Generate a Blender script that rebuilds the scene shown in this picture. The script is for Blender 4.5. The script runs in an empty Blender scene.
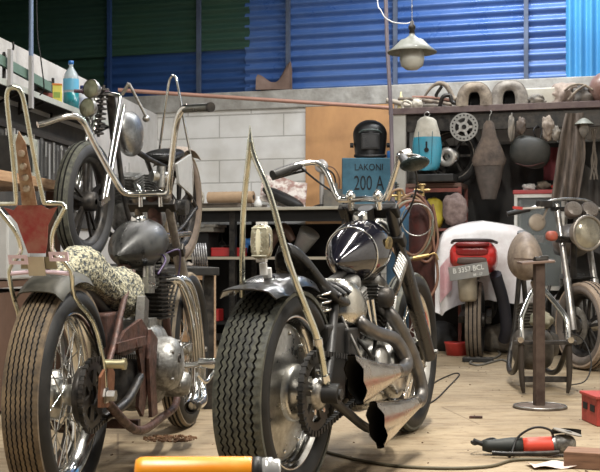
import bpy, math, random
from mathutils import Vector, Matrix, Euler, noise as mnoise
PI = math.pi
rnd = random.Random(7)
scene = bpy.context.scene
COL = scene.collection
F, HZ, CAMH = 1150.0, 255.0, 0.76

def at(px, py, Y):
    """world point seen at a photo pixel at depth Y"""
    return Vector(((px-300)/F*Y, Y, CAMH-(py-HZ)/F*Y))

# ------------------------------------------------------------ materials
MATS = {}
def mat(name, col, rough=.5, metal=0.0, col2=None, nscale=8.0, namt=.5, bump=0.0, bscale=40.0, coat=0.0, trans=0.0, emit=None, estr=0, alpha=1, contrast=.76, stretch=None, sheen=0):
    if name in MATS: return MATS[name]
    m = bpy.data.materials.new(name); m.use_nodes = True
    nt = m.node_tree; N = nt.nodes; L = nt.links
    b = N['Principled BSDF']
    def c4(c): return (c[0], c[1], c[2], 1)
    b.inputs['Base Color'].default_value = c4(col)
    b.inputs['Roughness'].default_value = rough
    b.inputs['Metallic'].default_value = metal
    b.inputs['Coat Weight'].default_value = coat
    b.inputs['Transmission Weight'].default_value = trans
    tc = N.new('ShaderNodeTexCoord'); src = tc.outputs['Object']
    if stretch:
        mp = N.new('ShaderNodeMapping'); mp.inputs['Scale'].default_value = stretch
        L.new(src, mp.inputs['Vector']); src = mp.outputs['Vector']
    if col2 is None: col2 = tuple(c*.7 for c in col)
    nz = N.new('ShaderNodeTexNoise'); nz.inputs['Scale'].default_value = nscale
    nz.inputs['Detail'].default_value = 6; nz.inputs['Roughness'].default_value = .65
    L.new(src, nz.inputs['Vector'])
    r = N.new('ShaderNodeValToRGB')
    w = .5*(1-contrast)+.02
    r.color_ramp.elements[0].position = max(0, .5-w); r.color_ramp.elements[0].color = (0,0,0,1)
    r.color_ramp.elements[1].position = min(1, .5+w); r.color_ramp.elements[1].color = (namt,)*3+(1,)
    L.new(nz.outputs['Fac'], r.inputs['Fac'])
    mx = N.new('ShaderNodeMix'); mx.data_type = 'RGBA'
    mx.inputs[6].default_value = c4(col); mx.inputs[7].default_value = c4(col2)
    L.new(r.outputs['Color'], mx.inputs[0]); L.new(mx.outputs[2], b.inputs['Base Color'])
    ra = N.new('ShaderNodeMath'); ra.operation = 'MULTIPLY_ADD'
    L.new(r.outputs['Color'], ra.inputs[0]); ra.inputs[1].default_value = .25; ra.inputs[2].default_value = rough
    L.new(ra.outputs[0], b.inputs['Roughness'])
    if bump:
        n2 = N.new('ShaderNodeTexNoise'); n2.inputs['Scale'].default_value = bscale; n2.inputs['Detail'].default_value = 5
        L.new(src, n2.inputs['Vector'])
        bp = N.new('ShaderNodeBump'); bp.inputs['Strength'].default_value = bump; bp.inputs['Distance'].default_value = .01
        L.new(n2.outputs['Fac'], bp.inputs['Height']); L.new(bp.outputs['Normal'], b.inputs['Normal'])
    if max(col)<.06 and not coat: b.inputs['Specular IOR Level'].default_value = .28
    if emit:
        b.inputs['Emission Color'].default_value = c4(emit); b.inputs['Emission Strength'].default_value = estr
    MATS[name] = m
    return m

chrome = mat('chrome', (.82,.83,.82), .10, 1, (.35,.33,.28), 14, .5)
chrome_warm = mat('chrome_warm', (.74,.75,.66), .17, 1, (.40,.42,.32), 16, .6)
steel = mat('steel', (.48,.48,.46), .30, 1, (.14,.12,.10), 22, .8)
alu = mat('aluminium', (.60,.60,.58), .24, 1, (.22,.21,.18), 16, .7)
castalu = mat('cast_aluminium', (.40,.40,.385), .40, .9, (.09,.085,.075), 20, .9, bump=.3)
darkmetal = mat('dark_metal', (.022,.022,.022), .34, .6, (.085,.075,.065), 22, .7)
blackpaint = mat('black_paint', (.006,.006,.007), .25, 0, (.015,.015,.015), 6, .4, coat=.4)
blacktank = mat('black_tank_paint', (.003,.003,.006), .09, 0, (.012,.012,.02), 4, .4, coat=1)
satinblack = mat('satin_black', (.012,.012,.012), .42, 0, (.04,.038,.035), 14, .5)
rubber = mat('rubber', (.009,.0095,.010), .5, 0, (.030,.028,.025), 18, .5)
rubberdust = mat('dusty_rubber', (.10,.085,.065), .85, 0, (.30,.235,.155), 10, .9)
tread_brown = mat('dirty_tread', (.20,.145,.085), .85, 0, (.06,.05,.04), 18, .9)
tread_dark = mat('tread_dark', (.035,.038,.035), .5, 0, (.13,.13,.10), 34, .8)
groove = mat('groove', (.012,.012,.011), .9)
rust = mat('rust_paint', (.10,.045,.032), .45, .4, (.028,.018,.015), 22, .9, bump=.3)
rustred = mat('red_star_paint', (.30,.035,.035), .55, 0, (.35,.18,.13), 22, .7, bump=.2)
rusttin = mat('rusty_tin', (.26,.13,.07), .6, .3, (.45,.33,.22), 28, .9)
polished = mat('brushed_tank', (.50,.49,.46), .26, 1, (.10,.09,.08), 9, .85, stretch=(1,5,1))
darktank = mat('scuffed_dark_tank', (.014,.014,.014), .26, .2, (.07,.07,.066), 7, .8, stretch=(1,5,2))
fleece = mat('fleece', (.50,.47,.33), .95, 0, (.05,.06,.065), 85, 1, bump=1, bscale=160, contrast=.9)
leather = mat('black_leather', (.012,.012,.012), .26, 0, (.02,.02,.02), 20, .4, bump=.2, bscale=60)
pinkplastic = mat('pale_pink_frame', (.85,.66,.74), .4)
glassclear = mat('clear_lens', (.72,.72,.60), .12, 0, (.6,.58,.42), 20, .5, trans=.35)
amber = mat('amber_lens', (.75,.16,.07), .3, 0, (.5,.1,.05), 20, .5)
redpaint = mat('red_paint', (.45,.02,.02), .3, 0, (.28,.02,.02), 6, .6, coat=.5)
redplastic = mat('red_plastic', (.55,.05,.04), .45)
whiteplastic = mat('white_plastic', (.72,.72,.70), .45)
wood = mat('wood', (.42,.27,.15), .7, 0, (.26,.15,.08), 6, .9, stretch=(1,12,12))
woodpale = mat('pale_wood', (.52,.38,.25), .75, 0, (.34,.22,.13), 5, .8, stretch=(1,9,9))
ply = mat('plywood', (.62,.34,.15), .75, 0, (.46,.25,.12), 3.5, .8, stretch=(1,1,.6))
cardboard = mat('cardboard', (.50,.35,.22), .85)
dust = mat('dusty_tan', (.33,.275,.21), .85, 0, (.10,.08,.065), 14, .9)
greydust = mat('dusty_grey', (.10,.095,.085), .8, 0, (.30,.26,.21), 12, .8)
cloth_white = mat('white_cloth', (.80,.79,.76), .9, 0, (.62,.58,.55), 5, .5, bump=.2, bscale=14)
brownfair = mat('brown_fairing', (.13,.095,.07), .55, 0, (.045,.035,.03), 10, .9)
teal = mat('turquoise_paint', (.03,.27,.38), .3, 0, (.06,.20,.26), 9, .7, coat=.4)
cream = mat('dusty_cream', (.46,.44,.37), .6, 0, (.26,.24,.20), 9, .8)
bluebox = mat('blue_grey_paint', (.03,.12,.175), .5, 0, (.015,.06,.09), 8, .7)
lettering = mat('black_lettering', (.006,.008,.01), .5)
yellow = mat('yellow_plastic', (.78,.66,.08), .5)
yellowtin = mat('yellow_tin', (.75,.70,.12), .4)
orange = mat('orange_plastic', (1.0,.33,.01), .3, 0, (1.0,.45,.02), 20, .4)
bluecap = mat('blue_plastic', (.04,.18,.5), .4)
aqua = mat('aqua_liquid', (.02,.22,.25), .2, 0, trans=.1)
petclear = mat('clear_bottle', (.62,.72,.75), .1, 0, (.55,.65,.7), 5, .3, trans=.5)
labelblue = mat('blue_label', (.12,.42,.62), .4)
hosebrown = mat('brown_hose', (.17,.07,.045), .5, 0, (.14,.10,.06), 9, .8)
hosegreen = mat('green_hose', (.22,.24,.18), .5)
cable = mat('black_cable', (.02,.02,.02), .5)
darkred = mat('dark_red_cylinder', (.055,.013,.010), .5, 0, (.02,.010,.009), 9, .8)
cylblue = mat('blue_cylinder', (.03,.10,.18), .45, 0, (.02,.05,.09), 9, .8)
lampgrey = mat('lamp_enamel', (.22,.225,.19), .4, 0, (.14,.14,.115), 12, .7)
bulbwhite = mat('frosted_bulb', (.42,.42,.38), .4)
curtain = mat('plastic_sack', (.24,.18,.16), .7, 0, (.12,.085,.08), 22, .9, bump=.8, bscale=30)
paper = mat('dirty_paper', (.68,.60,.54), .8, 0, (.45,.28,.25), 25, .7)
plate_mat = mat('plate_grey', (.13,.13,.12), .5, 0, (.2,.19,.17), 12, .7)
mirrorm = mat('mirror', (.75,.8,.8), .04, 1)
black = mat('matt_black', (.01,.01,.01), .7)

# ------------------------------------------------------------ mesh builder
def basis(axis):
    a = Vector(axis).normalized()
    t = Vector((0,0,1)) if abs(a.z) < .9 else Vector((1,0,0))
    u = a.cross(t).normalized(); v = a.cross(u).normalized()
    return a, u, v
class MB:
    def __init__(s): s.v=[]; s.f=[]; s.sm=[]
    def add(s, vs, fs, sm=True):
        o=len(s.v); s.v += [tuple(p) for p in vs]
        for f in fs: s.f.append(tuple(i+o for i in f)); s.sm.append(sm)
        return s
    def box(s, c, d, rot=(0,0,0)):
        R = Euler([math.radians(a) for a in rot]).to_matrix(); c=Vector(c)
        vs=[c+R@Vector((x*d[0]/2,y*d[1]/2,z*d[2]/2)) for x in(-1,1) for y in(-1,1) for z in(-1,1)]
        return s.add(vs,[(0,1,3,2),(4,6,7,5),(0,4,5,1),(2,3,7,6),(0,2,6,4),(1,5,7,3)],False)
    def bar(s, p, q, w, h, up=(0,0,1)):
        p=Vector(p);q=Vector(q);a=(q-p).normalized();u=a.cross(Vector(up))
        if u.length<1e-4:u=a.cross(Vector((1,0,0)))
        u.normalize();v=u.cross(a)
        vs=[x+u*i*w/2+v*j*h/2 for x in(p,q) for i,j in((-1,-1),(1,-1),(1,1),(-1,1))]
        return s.add(vs,[(3,2,1,0),(4,5,6,7),(0,1,5,4),(1,2,6,5),(2,3,7,6),(3,0,4,7)],False)
    def rings(s, R, cap=True, closed=False, sm=True):
        n=len(R[0]); vs=[p for r in R for p in r]; fs=[]
        m=len(R)
        for i in range(m if closed else m-1):
            j=(i+1)%m
            for k in range(n):
                k2=(k+1)%n; fs.append((i*n+k,i*n+k2,j*n+k2,j*n+k))
        s.add(vs,fs,sm)
        if cap and not closed:
            s.add(R[0],[tuple(range(n-1,-1,-1))],False); s.add(R[-1],[tuple(range(n))],False)
        return s
    def tube(s, pts, r, seg=10, smooth=True, closed=False, cap=True, sub=6):
        P=[Vector(p) for p in pts]; n=len(P)
        rr=list(r) if isinstance(r,(list,tuple)) else [r]*n
        if smooth and n>2:
            Q=[];RR=[]
            rng=range(n) if closed else range(n-1)
            for i in rng:
                p0=P[(i-1)%n] if closed or i>0 else P[0]*2-P[1]
                p1=P[i];p2=P[(i+1)%n]
                p3=P[(i+2)%n] if closed or i+2<n else P[-1]*2-P[-2]
                for k in range(sub):
                    t=k/sub
                    Q.append(.5*((2*p1)+(p2-p0)*t+(2*p0-5*p1+4*p2-p3)*t*t+(3*p1-p0-3*p2+p3)*t**3))
                    RR.append(rr[i]*(1-t)+rr[(i+1)%n]*t)
            if not closed: Q.append(P[-1]);RR.append(rr[-1])
            P,rr=Q,RR;n=len(P)
        T=[]
        for i in range(n):
            if closed: t=P[(i+1)%n]-P[i-1]
            else: t=P[min(i+1,n-1)]-P[max(i-1,0)]
            T.append(t.normalized())
        _,u,_v=basis(T[0]); R=[]
        for i in range(n):
            u=(u-T[i]*u.dot(T[i]))
            if u.length<1e-5: _,u,_v=basis(T[i])
            u.normalize(); v=T[i].cross(u)
            R.append([P[i]+(u*math.cos(a)+v*math.sin(a))*rr[i] for a in [2*PI*k/seg for k in range(seg)]])
        return s.rings(R,cap,closed)
    def cyl(s,p,q,r,r2=None,seg=16,cap=True):
        return s.tube([p,q],[r,r if r2 is None else r2],seg,False,cap=cap)
    def lathe(s, prof, o=(0,0,0), axis=(0,0,1), seg=24, closed=False, a0=0, a1=2*PI, sm=True):
        """prof: (radius, height along axis)"""
        a,u,v=basis(axis); o=Vector(o); full=abs(a1-a0-2*PI)<1e-6
        m=seg if full else seg+1; R=[]
        for r,h in prof:
            R.append([o+a*h+(u*math.cos(t)+v*math.sin(t))*max(r,1e-5) for t in [a0+(a1-a0)*k/seg for k in range(m)]])
        vs=[p for r in R for p in r];fs=[]
        L=len(R)
        for i in range(L if closed else L-1):
            j=(i+1)%L
            for k in range(m if full else m-1):
                k2=(k+1)%m; fs.append((i*m+k,i*m+k2,j*m+k2,j*m+k))
        return s.add(vs,fs,sm)
    def torus(s,o,axis,R,r,seg=32,rs=10,a0=0,a1=2*PI):
        return s.lathe([(R+r*math.cos(t),r*math.sin(t)) for t in [2*PI*k/rs for k in range(rs)]],o,axis,seg,True,a0,a1)
    def ell(s,c,r,rot=(0,0,0),seg=24,rg=14,fn=None,e=1.0):
        R=Euler([math.radians(a) for a in rot]).to_matrix(); c=Vector(c); rings=[]
        for i in range(rg+1):
            ph=-PI/2+PI*i/rg; row=[]
            for k in range(seg):
                t=2*PI*k/seg
                p=Vector((math.sin(ph),math.cos(ph)*math.cos(t),math.cos(ph)*math.sin(t)))
                if e!=1.0: p=Vector([math.copysign(abs(q)**e,q) for q in p])
                if fn: p=fn(p)
                row.append(c+R@Vector((p.x*r[0],p.y*r[1],p.z*r[2])))
            rings.append(row)
        return s.rings(rings,False)
    def prism(s,out,o,u,v,th,sm=False):
        """outline in (u,v) at o, extruded th along u x v, centred"""
        o=Vector(o);u=Vector(u).normalized();v=Vector(v).normalized();w=u.cross(v).normalized()
        A=[o+u*a+v*b-w*th/2 for a,b in out];B=[p+w*th for p in A];n=len(A)
        s.add(A,[tuple(range(n-1,-1,-1))],False);s.add(B,[tuple(range(n))],False)
        return s.add(A+B,[(i,(i+1)%n,(i+1)%n+n,i+n) for i in range(n)],sm)
    def grid(s,P,th=0,sm=True):
        """2-D list of points, thickened along its normals by th"""
        n=len(P);m=len(P[0]);vs=[Vector(p) for r in P for p in r]
        fs=[(i*m+j,i*m+j+1,(i+1)*m+j+1,(i+1)*m+j) for i in range(n-1) for j in range(m-1)]
        if not th: return s.add(vs,fs,sm)
        nr=[Vector() for _ in vs]
        for f in fs:
            q=(vs[f[2]]-vs[f[0]]).cross(vs[f[3]]-vs[f[1]])
            for i in f: nr[i]+=q
        bk=[p-(q.normalized() if q.length>1e-9 else Vector((0,0,1)))*th for p,q in zip(vs,nr)]
        N=len(vs)
        s.add(vs+bk,fs+[tuple(reversed([i+N for i in f])) for f in fs],sm)
        b=[j for j in range(m)]+[i*m+m-1 for i in range(1,n)]+[(n-1)*m+j for j in range(m-2,-1,-1)]+[i*m for i in range(n-2,0,-1)]
        k=len(b); A=[vs[i] for i in b]; B=[bk[i] for i in b]
        return s.add(A+B,[(i,i+k,(i+1)%k+k,(i+1)%k) for i in range(k)],False)
    def mesh(s,name):
        me=bpy.data.meshes.new(name);me.from_pydata(s.v,[],s.f)
        me.polygons.foreach_set('use_smooth',s.sm);me.update();return me

def part(name, mb, m, parent=None, bevel=0, label=None, jitter=0):
    me=mb.mesh(name)
    me.materials.append(m)
    gv=getattr(mb,'groove',None)
    if gv:
        me.materials.append(groove)
        for f in gv: me.polygons[f].material_index=1
    o=bpy.data.objects.new(name,me);COL.objects.link(o)
    if parent: o.parent=parent
    if bevel:
        b=o.modifiers.new('bevel','BEVEL');b.width=bevel;b.segments=2;b.limit_method='ANGLE';b.angle_limit=math.radians(40)
    if label:o['label']=label
    return o
def tag(o,label,cat,group=None,kind=None):
    o['label']=label;o['category']=cat
    if group:o['group']=group
    if kind:o['kind']=kind
    return o
def thing(name,label,cat,loc=(0,0,0),rz=0,group=None):
    o=bpy.data.objects.new(name,None);COL.objects.link(o);o.empty_display_size=.1
    o.location=loc;o.rotation_euler=(0,0,math.radians(rz))
    return tag(o,label,cat,group)
def solo(name,mb,m,label,cat,loc=(0,0,0),rz=0,group=None,bevel=0,kind=None):
    o=part(name,mb,m,None,bevel);o.location=loc;o.rotation_euler=(0,0,math.radians(rz))
    return tag(o,label,cat,group,kind)
def struct(name,mb,m,bevel=0,loc=(0,0,0),rz=0):
    o=part(name,mb,m,None,bevel);o['kind']='structure';o.location=loc;o.rotation_euler=(0,0,math.radians(rz));return o
def copy_tree(o,parent=None):
    c=o.copy();COL.objects.link(c)
    if parent:c.parent=parent
    for ch in list(o.children):copy_tree(ch,c)
    return c
def text(name,s,size,ext,m,parent,loc,rot,sx=1,label=None,align='CENTER'):
    cu=bpy.data.curves.new(name,'FONT');cu.body=s;cu.size=size;cu.extrude=ext;cu.align_x=align;cu.align_y='CENTER'
    t=bpy.data.objects.new(name+'_c',cu);COL.objects.link(t)
    dg=bpy.context.evaluated_depsgraph_get()
    me=bpy.data.meshes.new_from_object(t.evaluated_get(dg));me.materials.clear();me.materials.append(m)
    bpy.data.objects.remove(t)
    o=bpy.data.objects.new(name,me);COL.objects.link(o);o.parent=parent
    o.location=loc;o.rotation_euler=[math.radians(a) for a in rot];o.scale=(sx,1,1)
    return o
# ============================================================ ROOM
PHI=math.radians(17.2)
BO=Vector((-1.29,10.4,0)); BU=Vector((math.cos(PHI),-math.sin(PHI),0)); BN=Vector((-math.sin(PHI),-math.cos(PHI),0))
def WB(u,d,z): return BO+BU*u+BN*d+Vector((0,0,z))
LU=Vector((-.46,-3.7,0)).normalized(); LN=Vector((-LU.y,LU.x,0))
if LN.x<0: LN=-LN
def WL(u,d,z): return BO+LU*u+LN*d+Vector((0,0,z))

def floor_mat():
    m=bpy.data.materials.new('dusty_concrete');m.use_nodes=True;nt=m.node_tree;N=nt.nodes;L=nt.links;b=N['Principled BSDF']
    tc=N.new('ShaderNodeTexCoord')
    def nz(sc,det=8,st=(1,1,1)):
        mp=N.new('ShaderNodeMapping');mp.inputs['Scale'].default_value=st;L.new(tc.outputs['Object'],mp.inputs['Vector'])
        n=N.new('ShaderNodeTexNoise');n.inputs['Scale'].default_value=sc;n.inputs['Detail'].default_value=det;n.inputs['Roughness'].default_value=.7
        L.new(mp.outputs['Vector'],n.inputs['Vector']);return n
    def ramp(n,a,b_,ca,cb):
        r=N.new('ShaderNodeValToRGB');r.color_ramp.elements[0].position=a;r.color_ramp.elements[0].color=ca+(1,)
        r.color_ramp.elements[1].position=b_;r.color_ramp.elements[1].color=cb+(1,);L.new(n.outputs['Fac'],r.inputs['Fac']);return r
    base=ramp(nz(1.3,8,(1,2.2,1)),.33,.68,(.22,.166,.102),(.37,.292,.186))
    st=ramp(nz(5,9,(1,3,1)),.50,.62,(1,1,1),(.62,.54,.45))
    sp=ramp(nz(22,5),.58,.70,(1,1,1),(.40,.30,.22))
    m1=N.new('ShaderNodeMix');m1.data_type='RGBA';m1.blend_type='MULTIPLY';m1.inputs[0].default_value=.75
    L.new(base.outputs['Color'],m1.inputs[6]);L.new(st.outputs['Color'],m1.inputs[7])
    m2=N.new('ShaderNodeMix');m2.data_type='RGBA';m2.blend_type='MULTIPLY';m2.inputs[0].default_value=.8
    L.new(m1.outputs[2],m2.inputs[6]);L.new(sp.outputs['Color'],m2.inputs[7])
    br=N.new('ShaderNodeTexBrick');br.inputs['Scale'].default_value=1;br.inputs['Brick Width'].default_value=3.2;br.inputs['Row Height'].default_value=.62
    br.inputs['Mortar Size'].default_value=.006;br.inputs['Mortar Smooth'].default_value=.4
    br.inputs['Color1'].default_value=(1,1,1,1);br.inputs['Color2'].default_value=(.9,.9,.9,1);br.inputs['Mortar'].default_value=(.42,.36,.3,1)
    wp=N.new('ShaderNodeMapping');wp.inputs['Rotation'].default_value=(0,0,math.radians(-9));L.new(tc.outputs['Object'],wp.inputs['Vector']);L.new(wp.outputs['Vector'],br.inputs['Vector'])
    m3=N.new('ShaderNodeMix');m3.data_type='RGBA';m3.blend_type='MULTIPLY';m3.inputs[0].default_value=.6
    L.new(m2.outputs[2],m3.inputs[6]);L.new(br.outputs['Color'],m3.inputs[7]);L.new(m3.outputs[2],b.inputs['Base Color'])
    b.inputs['Roughness'].default_value=.72
    bp=N.new('ShaderNodeBump');bp.inputs['Strength'].default_value=.35;bp.inputs['Distance'].default_value=.012
    L.new(nz(14,8).outputs['Fac'],bp.inputs['Height']);L.new(bp.outputs['Normal'],b.inputs['Normal'])
    return m
def block_mat():
    m=bpy.data.materials.new('aerated_block_wall');m.use_nodes=True;nt=m.node_tree;N=nt.nodes;L=nt.links;b=N['Principled BSDF']
    tc=N.new('ShaderNodeTexCoord');sep=N.new('ShaderNodeSeparateXYZ');cb=N.new('ShaderNodeCombineXYZ')
    L.new(tc.outputs['Object'],sep.inputs[0]);L.new(sep.outputs['X'],cb.inputs['X']);L.new(sep.outputs['Z'],cb.inputs['Y'])
    br=N.new('ShaderNodeTexBrick');br.inputs['Scale'].default_value=1;br.inputs['Brick Width'].default_value=.6;br.inputs['Row Height'].default_value=.2
    br.inputs['Mortar Size'].default_value=.006;br.inputs['Mortar Smooth'].default_value=.3;br.offset=.5
    br.inputs['Color1'].default_value=(.82,.82,.80,1);br.inputs['Color2'].default_value=(.77,.77,.755,1);br.inputs['Mortar'].default_value=(.52,.51,.49,1)
    L.new(cb.outputs[0],br.inputs['Vector'])
    n=N.new('ShaderNodeTexNoise');n.inputs['Scale'].default_value=3;n.inputs['Detail'].default_value=8
    L.new(tc.outputs['Object'],n.inputs['Vector'])
    r=N.new('ShaderNodeValToRGB');r.color_ramp.elements[0].position=.35;r.color_ramp.elements[0].color=(.72,.70,.66,1);r.color_ramp.elements[1].position=.6
    L.new(n.outputs['Fac'],r.inputs['Fac'])
    mx=N.new('ShaderNodeMix');mx.data_type='RGBA';mx.blend_type='MULTIPLY';mx.inputs[0].default_value=.8
    L.new(br.outputs['Color'],mx.inputs[6]);L.new(r.outputs['Color'],mx.inputs[7]);L.new(mx.outputs[2],b.inputs['Base Color'])
    bp=N.new('ShaderNodeBump');bp.inputs['Strength'].default_value=.6;bp.inputs['Distance'].default_value=.006
    L.new(br.outputs['Fac'],bp.inputs['Height']);bp.invert=True;L.new(bp.outputs['Normal'],b.inputs['Normal'])
    b.inputs['Roughness'].default_value=.85
    return m
concrete=mat('rough_concrete',(.46,.45,.42),.9,0,(.25,.235,.21),7,.8,bump=.5,bscale=25)
plaster=mat('left_plaster',(.60,.59,.57),.9,0,(.42,.40,.37),4,.7,bump=.3)
sheetdim=mat('shaded_blue_sheet',(.025,.07,.21),.4,.1,(.03,.085,.25),1.6,.7)  # the blue sheet again, dim light on the left put into its colour
sheetblue=mat('blue_sheet',(.05,.12,.34),.26,.1,(.11,.19,.40),1.6,.7)
sheetgreen=mat('green_sheet',(.035,.085,.055),.55,.1,(.02,.06,.05),1.5,.7)
sheetnavy=mat('navy_sheet',(.02,.05,.15),.55,.1,(.03,.08,.2),1.5,.7)
sheetcyan=mat('light_blue_sheet',(.07,.30,.56),.3,.1,(.05,.22,.46),1.5,.7)
struct('floor',MB().box((0,5.3,-.05),(9,14,.1)),floor_mat())
wy=math.degrees(-PHI)
# block wall in wall coordinates (x along wall, y into the wall)
bm_=MB().box((.73,.08,1.02),(1.66,.16,2.04)); struct('wall_back',bm_,block_mat(),loc=BO,rz=wy)
struct('trim_1',MB().box((1.63,.07,1.02),(.18,.18,2.04)),concrete,loc=BO,rz=wy)
bm_=MB().box((3.3,.08,1.02),(3.2,.16,2.04)); o=struct('wall_back_right',bm_,MATS.get('x') or bpy.data.materials['aerated_block_wall'],loc=BO,rz=wy)
struct('trim_2',MB().box((2.3,.07,2.12),(5.4,.2,.16)),concrete,.008,loc=BO,rz=wy)
# left wall
mb=MB()
a=WL(-.1,0,0);
mb=MB();pts=[WL(0,0,0),WL(11.5,0,0),WL(11.5,-.15,0),WL(0,-.15,0)]
mb.add([tuple(p) for p in pts]+[tuple(p+Vector((0,0,2.03))) for p in pts],[(0,1,2,3),(7,6,5,4),(0,4,5,1),(1,5,6,2),(2,6,7,3),(3,7,4,0)],False)
struct('wall_left',mb,plaster)
def ribs(u0,u1,z0,z1,per=.088,amp=.011,vert=False,y0=.12):
    P=[]
    if not vert:
        n=int((z1-z0)/per*10)
        for i in range(n+1):
            z=z0+(z1-z0)*i/n; y=y0+amp*math.sin(2*PI*z/per)
            P.append([(u0,y,z),(u1,y,z)])
    else:
        n=int((u1-u0)/per*10)
        for i in range(n+1):
            u=u0+(u1-u0)*i/n; P.append([(u,y0+amp*math.sin(2*PI*u/per),z1),(u,y0+amp*math.sin(2*PI*u/per),z0)])
    return MB().grid(P,.004)
struct('wall_upper_green',ribs(-2.6,.84,2.60,3.65),sheetgreen,loc=BO,rz=wy)
struct('wall_upper_left',ribs(-2.6,-.50,1.9,2.70,y0=.155),sheetgreen,loc=BO,rz=wy)
struct('wall_upper_blue_dim',ribs(-.6,.84,1.98,2.66,y0=.140),sheetdim,loc=BO,rz=wy)
struct('wall_upper_blue',ribs(.80,3.62,2.15,3.72,per=.094,amp=.017,y0=.125),sheetblue,loc=BO,rz=wy)
struct('wall_upper_cyan',ribs(3.60,5.2,2.15,3.72,per=.085,amp=.02,vert=True,y0=.1),sheetcyan,loc=BO,rz=wy)
postm=mat('post_blue_grey',(.10,.13,.20),.6,.3,(.06,.07,.1),5,.6)
for i,(px,m) in enumerate([(105,sheetnavy),(195,postm),(285,postm),(393,postm),(525,postm)]):
    k=(px-300)/F; u=(k*10.4+1.29)/(BU.x-k*BU.y)
    struct('trim_%d'%(i+3),MB().box((u,.09,2.9),(.035,.035,1.45)),m,loc=BO,rz=wy)
# right wall and roof
struct('wall_right',MB().box((3.55,4.5,1.9),(.15,10.5,3.8)),plaster)
struct('ceiling',MB().box((0,5.6,3.75),(9,12.4,.1)),mat('roof_sheet',(.10,.11,.11),.7))
struct('wall_far_left',MB().box((-4.45,5.3,1.9),(.1,13,3.8)),sheetgreen)
# water pipe across the back wall
A=at(118,90,9.0);B=at(392,108,9.25)
solo('conduit_pipe',MB().cyl(A,B,.016,seg=10),mat('pipe_brown',(.36,.20,.15),.6,.2),'long thin brown pipe running across the front of the pale block wall','pipe')

# pendant lamp
lx=at(412,50,7.6)
lamp=thing('pendant_lamp','dusty enamel pendant lamp with a flared shade and fat bulb hanging over the rack','lamp',lx)
part('lamp_shade',MB().lathe([(.012,.11),(.02,.075),(.045,.055),(.075,.045),(.12,.0),(.165,-.035),(.162,-.04),(.115,-.006),(.07,.035),(.012,.05)],(0,0,.02),seg=40),lampgrey,lamp)
part('lamp_socket',MB().lathe([(.001,.175),(.012,.17),(.014,.15),(.024,.14),(.024,.12),(.016,.11),(.02,.09),(.001,.088)],(0,0,.02)),darkmetal,lamp)
part('bulb',MB().lathe([(.03,.04),(.06,.02),(.078,-.02),(.083,-.06),(.072,-.105),(.038,-.13),(.001,-.135)],(0,0,.0)),bulbwhite,lamp)
part('lamp_cord',MB().tube([(0,0,.19),(-.04,0,.175),(-.14,0,.19),(-.2,.02,.26),(-.23,.05,.45),(-.23,.05,3.69-lx.z)],.004,6),whiteplastic,lamp)
part('lamp_chain',MB().cyl((0,0,.19),(0,0,3.69-lx.z),.003,seg=6),steel,lamp)
solo('support_pole',MB().tube([at(384,-60,8.4),at(387,40,8.4),at(391,112,8.4),at(393,200,8.4),at(395,358.9,8.4)],.015,10,False),mat('pole_pinkish',(.20,.17,.19),.5,.3),'slim leaning metal pole just left of the pendant lamp','pole')
solo('hanging_cable',MB().tube([at(36,-80,6.6),at(37,25,6.6),at(41,60,6.6),at(44,88,6.62),at(40,95,6.7)],.004,6),cable,'thin black cable hanging down behind the jars on the left wall shelf','cable')

# old front fender on the ledge
def ledge_fender():
    P=[]
    for i in range(13):
        t=i/12; x=-.14+.30*t
        top=.02+.12*(1-t)**.5*(.75+.25*math.cos(t*7))+ (.22*max(0,(t-.62)/.38)**1.3)
        w=.07*(1-.5*t)
        P.append([(x,-w,0.0),(x,-w*.9,top*.75),(x,-w*.3,top),(x,w*.3,top),(x,w*.9,top*.75),(x,w,0.0)])
    return MB().grid(P,.006)
o=solo('mudguard',ledge_fender(),mat('brown_primer',(.22,.15,.12),.7,0,(.14,.09,.07),8,.7),'brown primed mudguard with an upswept tail on the concrete ledge','mudguard',WB(1.10,-.02,2.205),wy)
# ============================================================ WHEEL HELPERS (axle along y)
def tyre_mb(o,R,w,ri,tread_half):
    """carcass: from bead up to shoulder and round"""
    pr=[];n=20
    h=R-ri
    for i in range(n+1):
        t=PI*(i/n)
        y=-math.cos(t)*w; r=ri+h*.02+ (h*.96)*(math.sin(t)**.62)
        pr.append((min(r,R-.006),y))
    pr=[(ri,-w*.62)]+[p for p in pr if abs(p[1])<=w*1.01 and p[0]>ri+h*.08]+[(ri,w*.62)]
    return MB().lathe(pr,o,(0,1,0),72,True)
def tread_mb(o,R,half,drop,grooves,zig=0,nz=64,gd=.006,gw=.0035,depth=.012):
    """crowned tread band with recessed grooves; zig = sawtooth amplitude"""
    cols=[-half]
    for g in grooves: cols+= [g-gw*1.3,g-gw*.7,g+gw*.7,g+gw*1.3]
    cols.append(half)
    typ=[0]+sum([[0,1,1,0] for g in grooves],[])+[0]
    seg=nz*2 if zig else 96
    rings=[]
    for j,(y,tp) in enumerate(zip(cols,typ)):
        row=[]
        for i in range(seg):
            a=2*PI*i/seg
            yy=y+(zig if i%2 else -zig)*(1 if 0<j<len(cols)-1 else 0)
            r=R-drop*(abs(y)/half)**2.2-(gd if tp else 0)
            row.append(Vector((o[0]+r*math.cos(a),o[1]+yy,o[2]+r*math.sin(a))))
        rings.append(row)
    inner=[]
    for y in (half,-half):
        inner.append([Vector((o[0]+(R-drop-depth)*math.cos(2*PI*i/seg),o[1]+y,o[2]+(R-drop-depth)*math.sin(2*PI*i/seg))) for i in range(seg)])
    m=MB(); m.rings(rings+inner,False,True,False)
    m.groove=[j*seg+k for j in range(len(cols)-1) if typ[j]!=typ[j+1] or (typ[j] and typ[j+1]) for k in range(seg)]
    return m
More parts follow.
